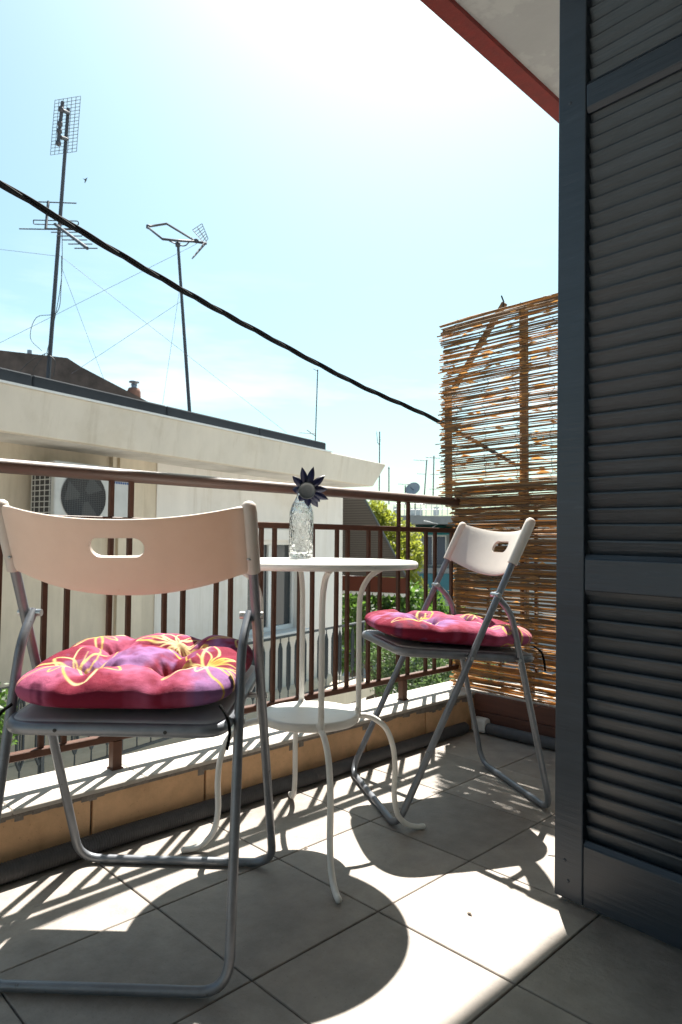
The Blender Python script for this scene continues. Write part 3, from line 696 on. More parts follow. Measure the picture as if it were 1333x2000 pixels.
i_prof = [(0.0128,0.205),(0.0120,0.184),(0.0165,0.171),(0.0265,0.153),(0.0318,0.134),(0.0325,0.12),(0.0328,0.016),(0.028,0.009),(0,0.009)]
MB().lathe(o_prof+i_prof, 48).build('glass', M_glass, bo)
pts = []
for k in range(190):
    a = k*0.83+2*math.sin(k*0.37); z = 0.075+0.058*math.sin(k*0.61+math.sin(k*.2)*2); r_ = 0.010+0.018*abs(math.sin(k*1.13))
    pts.append((r_*math.cos(a), r_*math.sin(a), z))
MB().tube(spline(pts, 3), 0.0010, 5).build('curly_wire', M_bulb, bo)
fl = thing('blue_flower_ornament', 'dark blue enamel sunflower ornament with a grey disc at the bottle neck', 'ornament')
fc = at(600, 958, 1.94)
zf = Vector((-0.62, -0.75, -0.12)).normalized(); xf = Vector((0,0,1)).cross(zf).normalized(); yf = zf.cross(xf)
fl.matrix_world = Matrix(((xf.x,yf.x,zf.x,fc.x),(xf.y,yf.y,zf.y,fc.y),(xf.z,yf.z,zf.z,fc.z),(0,0,0,1))) 
MB().lathe([(0,0.004),(0.015,0.0045),(0.021,0.006),(0.0235,0.009),(0.0243,0.006),(0.0243,-0.004),(0,-0.004)], 36).build('disc', M_mirror, fl)
for k, (ang_, ln) in enumerate([(103,.068),(75,.070),(40,.068),(5,.059),(-22,.067),(-56,.059),(-84,.047),(136,.058),(178,.041),(-126,.037),(-40,.05)]):
    a = math.radians(ang_); c, s_ = math.cos(a), math.sin(a); vs = []; R0 = 0.020
    rows = 7
    for i in range(rows):
        t_ = i/(rows-1); wd = 0.0105*math.sin(math.pi*(0.25+0.75*t_))**0.9 if i < rows-1 else 0.0003
        rr = R0+(ln-R0)*t_; zz = -0.002-0.010*t_*t_*((k % 3)-0.4)
        for q, dz in ((-1, -0.0022*(1-t_)), (0, 0.0015), (1, -0.0022*(1-t_))):
            vs.append((rr*c-q*wd*s_, rr*s_+q*wd*c, zz+dz))
    n_ = len(vs); vs2 = [(x, y_, z-0.0012) for x, y_, z in vs]; fs = []
    for i in range(rows-1):
        for q in range(2):
            a0 = i*3+q; fs.append((a0, a0+3, a0+4, a0+1)); fs.append((a0+n_+1, a0+n_+4, a0+n_+3, a0+n_))
        fs.append((i*3, i*3+n_, i*3+3+n_, i*3+3)); fs.append((i*3+2, i*3+5, i*3+5+n_, i*3+2+n_))
    MB().add(vs+vs2, fs, True).build('petal', M_blue, fl)
tip = fl.matrix_world.inverted() @ Vector((BX, BY, TZ+0.19))
MB().tube(spline([(0,0,-0.003), (tip*0.3+Vector((0,0,-0.02))), tip], 6), 0.0022, 6).build('stem', M_wire, fl)
fl2 = fl

# ------------------------------------------------------------------ neighbour house across the gap
AZ = math.radians(13.5); DR = Vector((math.cos(AZ), math.sin(AZ), 0)); DN = Vector((-math.sin(AZ), math.cos(AZ), 0))
NM = Matrix(((DR.x, DN.x, 0, 0), (DR.y, DN.y, 0, 0), (0, 0, 1, 0), (0, 0, 0, 1)))
GZ = -4.3
nh = thing('neighbour_house', 'cream neighbouring house with wide flat eave and slate roof edge', 'house')
nh.matrix_world = NM
def nb(name, a, b_, m, bev=0.0, par_=None): return MB().box(a, b_).build(name, m, par_ or nh, bevel=bev, seg=1)
nb('wall', (-2.5,5.60,GZ-0.05),(5.18,11.5,1.66), M_cream)
W0, W1, WZ0, WZ1 = 6.72, 7.86, -0.42, 0.92
wl = MB(); D0, D1 = 5.585, 11.5
wl.box((5.18,D0,GZ-0.05),(W0,D1,1.66)); wl.box((W1,D0,GZ-0.05),(8.98,D1,1.66)); wl.box((W0,D0,GZ-0.05),(W1,D1,WZ0)); wl.box((W0,D0,WZ1),(W1,D1,1.66)); wl.box((W0,D0+0.5,WZ0),(W1,D1,WZ1)); wl.box((8.98,6.3,GZ-0.05),(9.76,D1,1.615))
wl.build('wall', M_nwhite, nh)
nb('pilaster', (4.66,5.565,-1.2),(4.98,5.60,1.66), M_cream)
nb('drain_pipe', (4.56,5.55,-1.2),(4.60,5.60,1.66), M_cream)
# eave: slab with fascia leaning outwards
ev = MB(); z0, z1 = 1.625, 1.985
ev.hexa([(-2.5,5.02,z0),(8.93,5.02,z0),(8.93,11.8,z0),(-2.5,11.8,z0),(-2.5,4.965,z1),(9.24,4.965,z1),(9.24,12.0,z1),(-2.5,12.0,z1)])
ev.build('eave', M_fascia, nh, bevel=0.006, seg=1)
nb('soffit', (-2.4,5.10,1.655-0.034),(8.85,5.58,1.6245), mat('stained_soffit', (0.74,0.71,0.67), 0.9, col2=(0.40,0.37,0.33), var=0.1, vscale=1.4))
nb('flashing', (-2.5,4.95,1.9852),(7.68,5.4,2.003), M_lightm)
for k in range(7):
    xa = -2.5+k*1.455; nb('roof_edge_panel', (xa,5.03,2.0035),(min(xa+1.45,7.65),5.30,2.12), M_slate, 0.012)
nb('roof_slab', (-2.5,5.6,1.986),(7.5,11.6,2.02), M_slate)
wi = MB(); fy = D0+0.10
fr_w = 0.06
wi.box((W0,fy,WZ0),(W0+fr_w,fy+.06,0.80)); wi.box((W1-fr_w,fy,WZ0),(W1,fy+.06,0.80)); wi.box((W0+fr_w,fy,WZ0),(W1-fr_w,fy+.06,WZ0+fr_w)); wi.box((W0+fr_w,fy,0.74),(W1-fr_w,fy+.06,0.80)); wi.box((7.26,fy-0.005,WZ0+fr_w),(7.33,fy+.055,0.74))
wf = wi.build('window', M_lightm, nh, bevel=0.004, seg=1)
MB().box((W0+fr_w,fy+.03,WZ0+fr_w),(7.26,fy+.036,0.74)).build('pane', M_glass_d, wf); MB().box((7.33,fy+.03,WZ0+fr_w),(W1-fr_w,fy+.036,0.74)).build('pane', M_glass_d, wf)
cu = MB(); pts = [(W0+0.3+i*0.012, fy+0.10+0.02*math.sin(i*1.9)) for i in range(28)]
for (xa, ya), (xb, yb) in zip(pts, pts[1:]): cu.add([(xa,ya,WZ0+.06),(xb,yb,WZ0+.06),(xb,yb,0.74),(xa,ya,0.74)], [(0,1,2,3)])
cu.build('curtain', M_curtain, wf)
nb('shutter_box', (W0-0.02,D0-0.06,0.80),(W1+0.02,D0+0.16,WZ1+0.03), M_nwhite, 0.006)
nb('window_sill', (W0-0.08,D0-0.14,WZ0-0.06),(W1+0.08,D0+0.10,WZ0-0.001), M_lightm, 0.006)
nb('window_surround', (W1+0.001,D0-0.02,WZ0-0.001),(W1+0.10,D0-0.001,WZ1+0.03), M_lightm, 0.004)
nb('balcony_slab', (-2.5,4.80,-1.38),(8.62,5.58,-1.18), M_cream, 0.006)
# far side stucco of the same house under the awning
nr = thing('balcony_railing', 'dark iron railing with spear-shaped balusters on the neighbouring house', 'railing'); nr.matrix_world = NM
RZ0, RZ1 = -1.10, -0.335; RD = 4.90
MB().box((-2.5,RD-0.025,RZ1-0.02),(8.5,RD+0.025,RZ1)).build('top_rail', M_dark, nr); MB().box((-2.5,RD-0.012,RZ0-0.012),(8.5,RD+0.012,RZ0+0.012)).build('bottom_rail', M_dark, nr)
bb = MB(); zt, zb = RZ1-0.02, RZ0+0.012
bb.tube([(0,0,zb),(0,0,zt)], 0.007, 5)
for s in (-1, 1): bb.tube([(0,0,zb+0.10),(s*0.026,0,zb+0.16),(s*0.026,0,zt-0.13),(0,0,zt-0.06)], 0.0125, 5)
bbm = bb.mesh('baluster', M_dark)
for k in range(66):
    o = link('baluster', bbm, nr); o.location = (-2.4+k*0.165, RD, 0)
for xx in (-1.0, 1.2, 3.4, 5.6, 8.45): MB().box((xx-.015,RD-.015,-1.18),(xx+.015,RD+.015,RZ1-.02)).build('post', M_dark, nr)
# awning on the end wall
aw = thing('striped_awning', 'dark striped awning with brown scalloped valance on the end wall of the cream house', 'awning'); aw.matrix_world = NM
def awn_mat():
    m = mat('awning_stripes', (0.10,0.095,0.09), 0.8, trans=(0.14,0.12,0.10), tfac=0.25); t = m.node_tree; b = t.nodes['Principled BSDF']
    co = t.nodes.new('ShaderNodeTexCoord'); sp_ = t.nodes.new('ShaderNodeSeparateXYZ'); t.links.new(co.outputs['Object'], sp_.inputs[0])
    mu = t.nodes.new('ShaderNodeMath'); mu.operation = 'MULTIPLY'; mu.inputs[1].default_value = 24; t.links.new(sp_.outputs['Z'], mu.inputs[0])
    fr = t.nodes.new('ShaderNodeMath'); fr.operation = 'FRACT'; t.links.new(mu.outputs[0], fr.inputs[0])
    gt = t.nodes.new('ShaderNodeMath'); gt.operation = 'GREATER_THAN'; gt.inputs[1].default_value = 0.55; t.links.new(fr.outputs[0], gt.inputs[0])
    x = t.nodes.new('ShaderNodeMix'); x.data_type = 'RGBA'; x.inputs['A'].default_value = (0.10,0.092,0.085,1); x.inputs['B'].default_value = (0.050,0.046,0.045,1); t.links.new(gt.outputs[0], x.inputs['Factor']); t.links.new(x.outputs['Result'], b.inputs['Base Color']); return m
MB().hexa([(9.78,5.75,1.61),(11.5,5.75,0.13),(11.5,11.5,0.13),(9.78,11.5,1.61),(9.78,5.75,1.618),(11.503,5.75,0.138),(11.503,11.5,0.138),(9.78,11.5,1.618)]).build('canvas', awn_mat(), aw)
MB().box((11.50,5.75,-0.17),(11.508,11.5,0.125)).build('valance', M_val, aw)
fr_ = MB()
for k in range(48):
    y_ = 5.75+k*0.12; fr_.prism([(0,0),(0.12,0),(0.10,-0.05),(0.06,-0.07),(0.02,-0.05)], 0, 0.006, Matrix(((0,0,1,11.501),(1,0,0,y_),(0,1,0,-0.172),(0,0,0,1))))
tag(fr_.build('fringe', M_fringe, aw), kind='stuff')
MB().tube([(9.78,5.72,1.60),(11.5,5.72,0.11)], 0.02, 8).build('arm', M_dark, aw)
# air conditioner
ac = thing('air_conditioner', 'white outdoor air conditioner hung on the cream wall under the eave', 'air conditioner'); ac.matrix_world = NM
ax0, ax1, ay0, ay1, az0, az1 = 3.66, 4.50, 5.20, 5.54, 0.86, 1.47
MB().box((ax0,ay0,az0),(ax1,ay1,az1)).build('casing', M_acw, ac, bevel=0.012)
MB().lathe([(0,0),(0.232,0),(0.236,0.004)], 40, Matrix.Translation((ax0+0.30,ay0-0.002,az0+0.31)) @ Matrix.Rotation(math.pi/2, 4, 'X')).build('fan_opening', M_acd, ac)
b = MB()
for k in range(19):
    x = -0.225+k*0.025; h_ = math.sqrt(max(0, 0.235**2-x*x)); b.tube([(ax0+0.30+x, ay0-0.011, az0+0.31-h_), (ax0+0.30+x, ay0-0.011, az0+0.31+h_)], 0.0016, 4)
for k in range(27):
    x = -0.225+k*0.0173; h_ = math.sqrt(max(0, 0.235**2-x*x)); b.tube([(ax0+0.30-h_, ay0-0.008, az0+0.31+x), (ax0+0.30+h_, ay0-0.008, az0+0.31+x)], 0.0013, 4)
b.build('fan_grille', mat('grille_grey', (0.13,0.13,0.13), 0.6), ac)
b = MB()
for k in range(3):
    a0 = k*2.094+0.5; b.add([(ax0+0.30+0.05*math.cos(a0), ay0-0.003, az0+0.31+0.05*math.sin(a0)), (ax0+0.30+0.21*math.cos(a0-.15), ay0-0.005, az0+0.31+0.21*math.sin(a0-.15)), (ax0+0.30+0.21*math.cos(a0+.75), ay0-0.003, az0+0.31+0.21*math.sin(a0+.75)), (ax0+0.30+0.06*math.cos(a0+.9), ay0-0.003, az0+0.31+0.06*math.sin(a0+.9))], [(0,1,2,3)])
b.build('fan_blades', mat('fan_grey', (0.085,0.085,0.085), 0.5), ac)
b = MB().box((ax0-0.003, ay0+0.05, az0+0.05),(ax0-0.001, ay1-0.03, az1-0.12)); b.build('side_grille_opening', M_acd, ac)
b = MB()
for k in range(9): b.box((ax0-0.008, ay0+0.05, az0+0.06+k*0.048),(ax0-0.0035, ay1-0.03, az0+0.068+k*0.048))
for k in range(4): b.box((ax0-0.0078, ay0+0.055+k*0.07, az0+0.05),(ax0-0.0037, ay0+0.063+k*0.07, az1-0.12))
b.build('side_grille', M_acw, ac)
MB().box((ax1-0.17,ay0-0.003,az0+0.495),(ax1-0.145,ay0-0.001,az0+0.515)).build('logo_mark', M_red, ac)
b = MB()
for k in range(7): b.box((ax1-0.215+k*0.026,ay0-0.003,az0+0.455),(ax1-0.215+k*0.026+0.018,ay0-0.001,az0+0.475))
b.build('logo_lettering', mat('logo_blue', (0.03,0.08,0.25), 0.5), ac)
MB().box((ax0+0.1,ay0+0.05,az0-0.05),(ax0+0.14,ay1+0.05,az0)).box((ax1-0.14,ay0+0.05,az0-0.05),(ax1-0.1,ay1+0.05,az0)).build('bracket', M_acw, ac)

# ------------------------------------------------------------------ antennas
def mast(a, b_, r): return MB().tube([a, b_], r, 8)
def yagi(parent, c, along, across, n, sp_, l0, l1, name='yagi_boom', r=0.006):
    b = MB(); c = Vector(c); al = Vector(along).normalized(); ac_ = Vector(across).normalized()
    b.tube([c, c+al*sp_*(n-1)], r*1.5, 6)
    for k in range(n):
        ln = l0+(l1-l0)*k/(n-1); b.tube([c+al*sp_*k-ac_*ln/2, c+al*sp_*k+ac_*ln/2], r*0.8, 5)
    return b.build(name, M_alu, parent)
dA = 7.6
A0, A1 = at(88, 830, dA), at(134, 212, dA)
an = thing('roof_antenna', 'tall roof aerial with a mesh panel on top and a yagi half way up', 'antenna', A0)
rel = lambda q: Vector(q)-A0
MB().tube([rel(A0), rel(A1)], [0.026, 0.019], 8).build('mast', M_alu, an)
gp = MB(); cn = [at(108,196,dA+.25), at(158,188,dA-.05), at(150,296,dA-.05), at(99,303,dA+.25)]
for k in range(7): gp.tube([rel(cn[0].lerp(cn[1], k/6)), rel(cn[3].lerp(cn[2], k/6))], 0.0032, 4)
for k in range(17): gp.tube([rel(cn[0].lerp(cn[3], k/16)), rel(cn[1].lerp(cn[2], k/16))], 0.0032, 4)
gp.build('mesh_reflector', M_alu, an)
b = MB().tube([rel(at(123,199,dA-.15)), rel(at(114,282,dA-.15))], 0.02, 6)
for y_ in (214, 242, 256, 280): b.ball(rel(at(121-(y_-200)*0.08, y_, dA-.17)), 0.035, 6)
for q in ((123,216,134,221),(119,268,131,272)): b.tube([rel(at(q[0],q[1],dA-.15)), rel(at(q[2],q[3],dA))], 0.022, 6)
b.build('dipole_array', M_alu, an)
b = MB()
b.tube([rel(at(95,394,dA)), rel(at(90,447,dA-.2))], 0.016, 6); b.tube([rel(at(68,394,dA)), rel(at(150,397,dA))], 0.007, 5); b.tube([rel(at(38,447,dA-.2)), rel(at(160,449,dA-.1))], 0.007, 5)
b.tube(fillet([rel(at(66,430,dA-.1)), rel(at(66,438,dA-.1)), rel(at(154,440,dA-.1)), rel(at(154,432,dA-.1)), rel(at(66,430,dA-.1))], 0.02, 3), 0.006, 5)
b.build('folded_dipole', M_alu, an)
b = MB(); b.tube([rel(at(108,438,dA-.05)), rel(at(171,485,dA-.9))], 0.018, 6)
for k in range(6):
    t_ = 0.2+k*0.16; m_ = at(108,438,dA-.05).lerp(at(171,485,dA-.9), t_); ln = 33-k*1.5
    b.tube([rel(m_)-Vector(_r)*ln/FOC*6.6, rel(m_)+Vector(_r)*ln*0.8/FOC*6.6], 0.006, 5)
b.build('yagi_boom', M_alu, an)
b = MB()
for q in ([(121,500),(120,560),(112,610),(72,620),(60,660),(82,685)],[(122,450),(121,540),(108,620),(92,690)],[(92,690),(98,720),(96,740)],[(92,690),(108,705),(105,735)],[(90,690),(70,715),(66,725)],[(90,690),(60,705),(35,730)]):
    b.tube(spline([rel(at(x, y_, dA-.05)) for x, y_ in q], 5), 0.004, 4)
b.build('aerial_lead', M_wire, an)
dB = 8.6
B0, B1 = at(374, 850, dB), at(348, 474, dB)
an2 = thing('roof_antenna', 'thin roof aerial with a leaning rhombic loop and a small grid at its top', 'antenna', B0)
rel2 = lambda q: Vector(q)-B0
MB().tube([Vector((0,0,0)), rel2(B1)], [0.024, 0.018], 8).build('mast', M_alu, an2)
b = MB(); lp = [(288,443,.4),(326,437,.6),(384,472,.2),(346,470,-.1),(318,467,-.1)]
b.tube([rel2(at(x, y_, dB+dz)) for x, y_, dz in lp], 0.016, 6, closed=True)
b.tube(spline([rel2(at(x, y_, dB)) for x, y_ in ((330,470),(348,478),(362,480),(372,470))], 4), 0.008, 5); b.tube([rel2(at(384,472,dB+.2)), rel2(at(404,476,dB+.2))], 0.018, 6)
b.ball(rel2(at(290,443,dB+.4)), 0.035, 6); b.ball(rel2(at(384,471,dB+.2)), 0.035, 6); b.ball(rel2(at(348,478,dB)), 0.04, 6)
b.build('loop', M_alu, an2)
b = MB(); q4 = [at(377,449,dB+.4), at(395,437,dB), at(407,466,dB), at(400,476,dB+.3)]
for k in range(7): b.tube([rel2(q4[0].lerp(q4[3], k/6)), rel2(q4[1].lerp(q4[2], k/6))], 0.005, 4)
for k in range(3): b.tube([rel2(q4[0].lerp(q4[1], k/2)), rel2(q4[3].lerp(q4[2], k/2))], 0.005, 4)
q4 = [at(404,474,dB+.2), at(400,474,dB), at(376,505,dB-.3), at(378,503,dB+.3)]
for k in range(6): b.tube([rel2(q4[0].lerp(q4[3], k/5)), rel2(q4[1].lerp(q4[2], k/5))], 0.006, 4)
b.tube([rel2(q4[0]), rel2(q4[3])], 0.012, 4); b.tube([rel2(q4[1]), rel2(q4[2])], 0.010, 4)
b.build('reflector', M_alu, an2)
gw = [((-60,700,7.6),(384,477,8.4),'slack guy wire rising from the lower left to the loop aerial'), ((115,497,7.6),(560,845,9.2),'guy wire falling from the tall aerial to the roof on its right'),
      ((-60,480,7.4),(110,500,7.6),'guy wire running off to the left from the tall aerial'), ((122,525,7.6),(205,745,8.0),'short steep guy wire below the yagi of the tall aerial'), ((355,588,8.6),(140,730,7.8),'guy wire from half way up the loop aerial down to the left'), ((352,560,8.6),(318,790,8.2),'steep guy wire close beside the loop aerial mast')]
for a, c, lb in gw:
    tag(MB().tube([at(*a), at(*c)], 0.0022, 4).build('guy_wire', M_alu), lb, 'wire', 'guy wires of the roof aerials')
# ------------------------------------------------------------------ dark house behind, chimneys
dh = thing('dark_house', 'sooty dark gable wall of an older house behind the slate roof edge', 'house')
dD = 13.0
prof = [(-160,672),(0,684),(132,699),(160,717),(300,790),(330,830),(330,1500),(-160,1500)]
fp = [at(x, y_, dD) for x, y_ in prof]; back = Vector((_f[0], _f[1], 0)).normalized()*5.0
n_ = len(fp); MB().add(fp+[q+back for q in fp], [tuple(range(n_-1,-1,-1)), tuple(range(n_, 2*n_))]+[(k, (k+1) % n_, (k+1) % n_+n_, k+n_) for k in range(n_)]).build('wall', M_brick, dh)
cp = at(58, 700, dD+0.3); MB().tube([cp-Vector((0,0,0.4)), cp+Vector((0,0,0.16))], 0.045, 10).build('vent_pipe', M_tin, dh)
chp = at(262, 775, dD+0.8)
ch = MB().lathe([(0.02,-0.6),(0.135,-0.6),(0.135,0.10),(0.11,0.17),(0,0.17)], 14, Matrix.Translation(chp)).build('chimney', mat('chimney_brick', (0.20,0.10,0.07), 0.9, var=0.4, vscale=6, bump=0.4), dh)
MB().lathe([(0.05,0.17),(0.06,0.26),(0,0.26)], 12, Matrix.Translation(chp)).lathe([(0,0.33),(0.10,0.31),(0.105,0.29),(0,0.29)], 14, Matrix.Translation(chp)).tube([chp+Vector((0,0,.25)), chp+Vector((0,0,.30))], .02, 6).build('chimney_cowl', M_tin, ch)

# ------------------------------------------------------------------ far apartment block, aerials, dish
fD = 30.0
fb = thing('apartment_block', 'far teal and grey apartment block with awnings beyond the trees', 'building')
def fq(nm, x0, y0, x1, y1, dn, df, m, parent=None):
    a = [at(x0,y1,dn), at(x1,y1,dn), at(x1,y1,df), at(x0,y1,df), at(x0,y0,dn), at(x1,y0,dn), at(x1,y0,df), at(x0,y0,df)]
    h = at(x0,y0,dn).z-at(x0,y1,dn).z
    bot = [Vector((q.x,q.y,a[0].z)) for q in (at(x0,y1,dn), at(x1,y1,dn))]
    vback = Vector((_f[0],_f[1],0)).normalized()*(df-dn)
    P = [bot[0], bot[1], bot[1]+vback, bot[0]+vback]; P = P+[q+Vector((0,0,h)) for q in P]
    return MB().hexa(P).build(nm, m, parent or fb)
fq('wall', 700, 1018, 1150, 1290, fD, fD+9, M_farwall); fq('roof_slab', 690, 1006, 1160, 1022, fD-1.3, fD+9, M_slab)
fq('balcony_slab', 690, 1108, 1160, 1118, fD-1.4, fD, M_slab); fq('balcony_panel', 820, 1120, 1000, 1172, fD-1.4, fD-1.3, M_tealpanel)
for x0, x1, nm in ((722,760,'window'),(828,846,'window'),(852,872,'window'),(880,900,'window')):
    o = fq(nm, x0, 1046, x1, 1104, fD-0.04, fD-0.002, M_lightm); fq('pane', x0+2, 1048, x1-2, 1103, fD-0.06, fD-0.045, mat('blue_shade_pane', (0.03,0.05,0.09), 0.2), o)
a, c = at(812,1026,fD-.1), at(960,1026,fD-.1); dn = Vector((-_f[0],-_f[1],0)).normalized()
aw_me = MB().add([a, c, c+dn*1.1-Vector((0,0,.42)), a+dn*1.1-Vector((0,0,.42)), a+Vector((0,0,.02)), c+Vector((0,0,.02)), c+dn*1.1-Vector((0,0,.40)), a+dn*1.1-Vector((0,0,.40))], [(3,2,1,0),(4,5,6,7),(0,1,5,4),(1,2,6,5),(2,3,7,6),(3,0,4,7)])
aw_me.build('awning', M_teal, fb)
MB().tube([at(828,1012+5,fD-1.45), at(856,1023,fD-1.45), at(840,1034,fD-1.45)], 0.02, 5).build('awning_bracket', M_lightm, fb)
b = MB(); q0, q1 = at(770,985,fD-1.2), at(1010,985,fD-1.2)
b.tube([q0, q1], 0.03, 5); b.tube([q0-Vector((0,0,.22)), q1-Vector((0,0,.22))], 0.02, 5); b.build('roof_railing', M_lightm, fb)
bbm2 = MB().tube([(0,0,-0.47),(0,0,0)], 0.022, 5).mesh('railing_bar', M_lightm)
for k in range(24): o = link('railing_bar', bbm2, fb); o.location = q0.lerp(q1, k/23)
for x0, x1, y0 in ((770,782,990),(800,826,992),(850,858,990)): fq('rooftop_box', x0, y0, x1, 1006, fD+1, fD+1.6, M_farwall)
def far_antenna(x0, y0, x1, y1, d, label, bars):
    a, c = at(x0, y0, d), at(x1, y1, d); t_ = thing('roof_antenna', label, 'antenna', a, 'distant thin roof aerials')
    MB().tube([Vector((0,0,0)), c-a], 0.0009*d, 6).build('mast', M_alu, t_)
    b = MB()
    for (xa, ya, xb, yb) in bars: b.tube([at(xa,ya,d)-a, at(xb,yb,d)-a], 0.00055*d, 4)
    b.build('element', M_alu, t_)
far_antenna(616, 872, 621, 722, 14, 'lone thin aerial standing on the right end of the slate roof edge', [(612,720,622,725),(585,845,617,847),(600,840,617,852)])
far_antenna(741, 985, 742, 843, 22, 'forked aerial rising behind the pointed right end of the cream eave', [(736,843,738,865),(742,843,743,862),(738,865,741,868)])
far_antenna(760, 985, 760, 912, 24, 'bare aerial rod just right of the cream eave end', [(758,915,762,915)])
far_antenna(828, 985, 834, 898, 28, 'leaning far aerial with two cross arms left of the reed screen', [(808,898,836,900),(815,925,832,926)])
far_antenna(846, 985, 848, 890, 27, 'upright far aerial with three cross arms beside the reed screen', [(832,893,862,895),(840,926,860,926),(838,955,862,955)])
far_antenna(792, 985, 792, 948, 26, 'short far T-shaped aerial left of the satellite dish', [(778,945,802,946)])
ds = thing('satellite_dish', 'grey satellite dish on the far roof seen above the railing', 'dish', at(808, 957, 26))
zz = Vector((-0.75,-0.25,0.45)).normalized(); qd = zz.to_track_quat('Z','Y').to_matrix().to_4x4()
MB().lathe([(0,0),(0.12,0.012),(0.22,0.045),(0.29,0.09),(0.285,0.10),(0.21,0.058),(0.11,0.024),(0,0.012)], 28, qd).build('dish', mat('dish_grey', (0.30,0.33,0.36), 0.5), ds)
MB().tube([(0,0,0), zz*0.35-Vector((0,0,.1))], 0.014, 5).tube([(0,0,0), (0.1,0,-0.3), (0.1,0,-0.75)], 0.025, 6).build('bracket', M_alu, ds)

# ------------------------------------------------------------------ ground, plants
bm = bmesh.new(); R_ = 600
tag(MB().box((-R_,-R_,GZ-0.5),(R_,R_,GZ)).build('ground', M_ground), kind='structure', label='pale concrete ground between the houses')
def leafcloud(blobs, n, size, m, name, parent, asp=0.45, droop=0.0, seed=1):
    r_ = np.random.default_rng(seed); wts = np.array([b_[3]*b_[4]*b_[5] for b_ in blobs])**(2/3); wts /= wts.sum()
    ks = r_.choice(len(blobs), n, p=wts); vs = np.zeros((n*4, 3)); 
    for i in range(n):
        cx, cy, cz, rx, ry, rz = blobs[ks[i]]; d = r_.normal(size=3); d /= np.linalg.norm(d); rr = r_.uniform(0.35, 1.08)**0.5
        if r_.random() < 0.12: rr *= 1.12
        p = np.array([cx+d[0]*rr*rx, cy+d[1]*rr*ry, cz+d[2]*rr*rz])
        a = r_.normal(size=3)+np.array([0, 0, -droop]); a /= np.linalg.norm(a); bq = np.cross(a, r_.normal(size=3)); bq /= np.linalg.norm(bq); s = size*r_.uniform(0.6, 1.4)
        vs[i*4:i*4+4] = [p-a*s*0.5, p+bq*s*asp*0.5, p+a*s*0.5, p-bq*s*asp*0.5]
    me = bpy.data.meshes.new(name); me.from_pydata(vs.tolist(), [], [(i*4, i*4+1, i*4+2, i*4+3) for i in range(n)]); me.materials.append(m)
    return link(name, me, parent)
def plant(name, label, cat, base, blobs, n, size, m, trunk_r=0.08, asp=0.45, droop=0, seed=1, group=None):
    t_ = thing(name, label, cat, base, group); B = Vector(base); rb = [(b_[0]-B.x, b_[1]-B.y, b_[2]-B.z, b_[3], b_[4], b_[5]) for b_ in blobs]
    leafcloud(rb, n, size, m, 'crown', t_, asp, droop, seed)
    b = MB(); top = np.mean([q[:3] for q in rb], 0)
    b.tube(spline([(0,0,0), (0.03, 0.02, top[2]*0.45), (top[0]*0.6, top[1]*0.6, top[2]*0.8)], 4), [trunk_r*(1-0.06*k) for k in range(9)], 7)
    for q in rb[:8]: b.tube(spline([(top[0]*0.3, top[1]*0.3, top[2]*0.5), ((q[0]+top[0]*.3)/2, (q[1]+top[1]*.3)/2, (q[2]+top[2]*.5)/2-0.1), q[:3]], 3), [trunk_r*0.45*(1-0.12*k) for k in range(7)], 5)
    b.build('trunk', M_bark, t_); return t_
def ground_at(px, d):
    q = at(px, 1200, d); return (q.x, q.y, GZ)
def blob(px, py, d, rpx, rpy, rd):
    q = at(px, py, d); return (q.x, q.y, q.z, rpx/FOC*d, rd, rpy/FOC*d)
plant('leafy_tree', 'bright yellow-green sunlit tree behind the striped awning', 'tree', ground_at(760, 18),
      [blob(722,1010,18,22,32,.5), blob(752,1040,18,34,40,.7), blob(786,1060,18,26,40,.6), blob(770,1095,17.5,42,50,.8), blob(800,1085,17.5,14,30,.5), blob(730,1080,18,30,50,.6), blob(795,1160,17,24,40,.7), blob(735,1000,18.2,14,24,.4)], 9500, 0.135, M_leafA, 0.12, 0.34, 0.2, 3)
plant('leafy_tree', 'green garden tree in half shade beyond the railing, under the awning', 'tree', ground_at(720, 14.5),
      [blob(700,1165,14.5,34,34,.8), blob(760,1165,14.5,40,40,.9), blob(812,1180,15,26,36,.8), blob(850,1215,15,40,36,.8), blob(690,1215,14,30,50,.7), blob(790,1220,14,50,50,.9), blob(885,1222,15,36,36,.7)], 9000, 0.13, M_leafB, 0.12, 0.45, 0.2, 5)
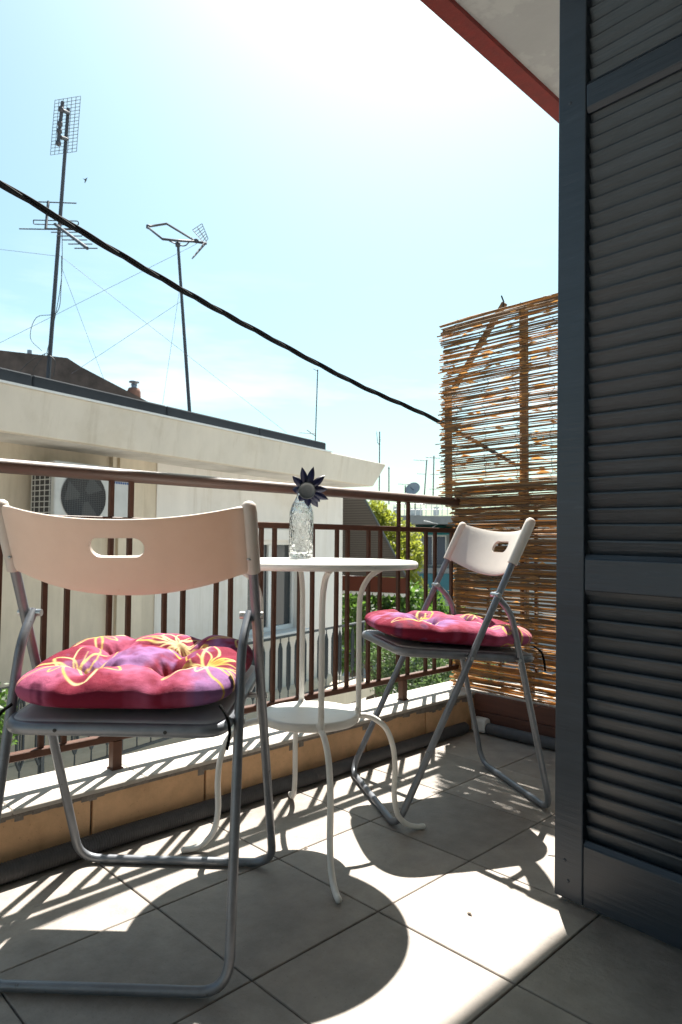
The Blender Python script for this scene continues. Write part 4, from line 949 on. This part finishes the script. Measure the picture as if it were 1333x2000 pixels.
plant('shrub', 'grey-green dense shrub just below the kerb wall, seen through the bars', 'shrub', ground_at(800, 8.5),
      [blob(770,1285,8.5,40,50,.5), blob(810,1300,8.3,50,50,.6), blob(860,1290,8.3,50,50,.6), blob(905,1270,8.6,44,60,.6), blob(830,1350,8,60,50,.7), blob(780,1340,8.2,30,40,.5), blob(890,1330,8.2,50,50,.6)], 11000, 0.058, M_leafC, 0.07, 0.35, 0.0, 8)
plant('shrub', 'dark climbing shrub at the left edge below the neighbouring balcony', 'shrub', ground_at(-5, 4.6),
      [blob(-30,1380,4.6,40,60,.3), blob(-10,1420,4.6,34,50,.3)], 900, 0.05, M_leafB, 0.05, 0.45, 0, 9)
plant('leafy_tree', 'dark tree filling the shade behind the neighbouring railing end', 'tree', ground_at(690, 20),
      [blob(690,1200,20,50,60,1.), blob(740,1240,20,60,50,1.), blob(680,1270,20,40,40,1.), blob(760,1190,21,60,60,1.)], 5000, 0.2, M_leafB, 0.15, 0.45, 0, 12)

# ------------------------------------------------------------------ swallow and floor litter
q = at(168, 352, 22); b = MB()
def wq(x, y_): return Vector(_r)*x+Vector(_u)*y_
b.tube([q+wq(-.03,-.09), q+wq(0,0), q+wq(.03,.07)], [0.008,0.028,0.012], 6)
for s in ((-.10,.05),(.07,.10)): b.add([q+wq(-.01,.02), q+wq(.02,.03), q+wq(*s), q+wq(.0,-.02), q+wq(.005,.02)+Vector(_f)*.01], [(0,1,2),(0,2,3),(1,4,2),(4,3,2)])
tag(b.build('bird', M_wire), 'small dark swallow flying right of the tall aerial', 'bird')
for i, (x, y_, lb) in enumerate(((1.19,1.33,'tiny dry leaf on the sunlit tile right of the table leg'),(1.235,0.86,'small crumb of dry leaf in the big patch of sun'),(1.62,1.50,'dry leaf scrap on the floor near the pipe'))):
    b = MB(); s = 0.009; b.add([(-s,0,0.001),(0,-s*.4,0.003),(s,0,0.001),(0,s*.4,0.004),(0,0,0.0005)], [(0,1,3),(1,2,3),(0,4,1),(1,4,2),(2,4,3),(3,4,0)])
    o = b.build('dry_leaf', M_bark); o.location = (x, y_, 0.0005); o.rotation_euler.z = i*1.3; tag(o, lb, 'leaf')
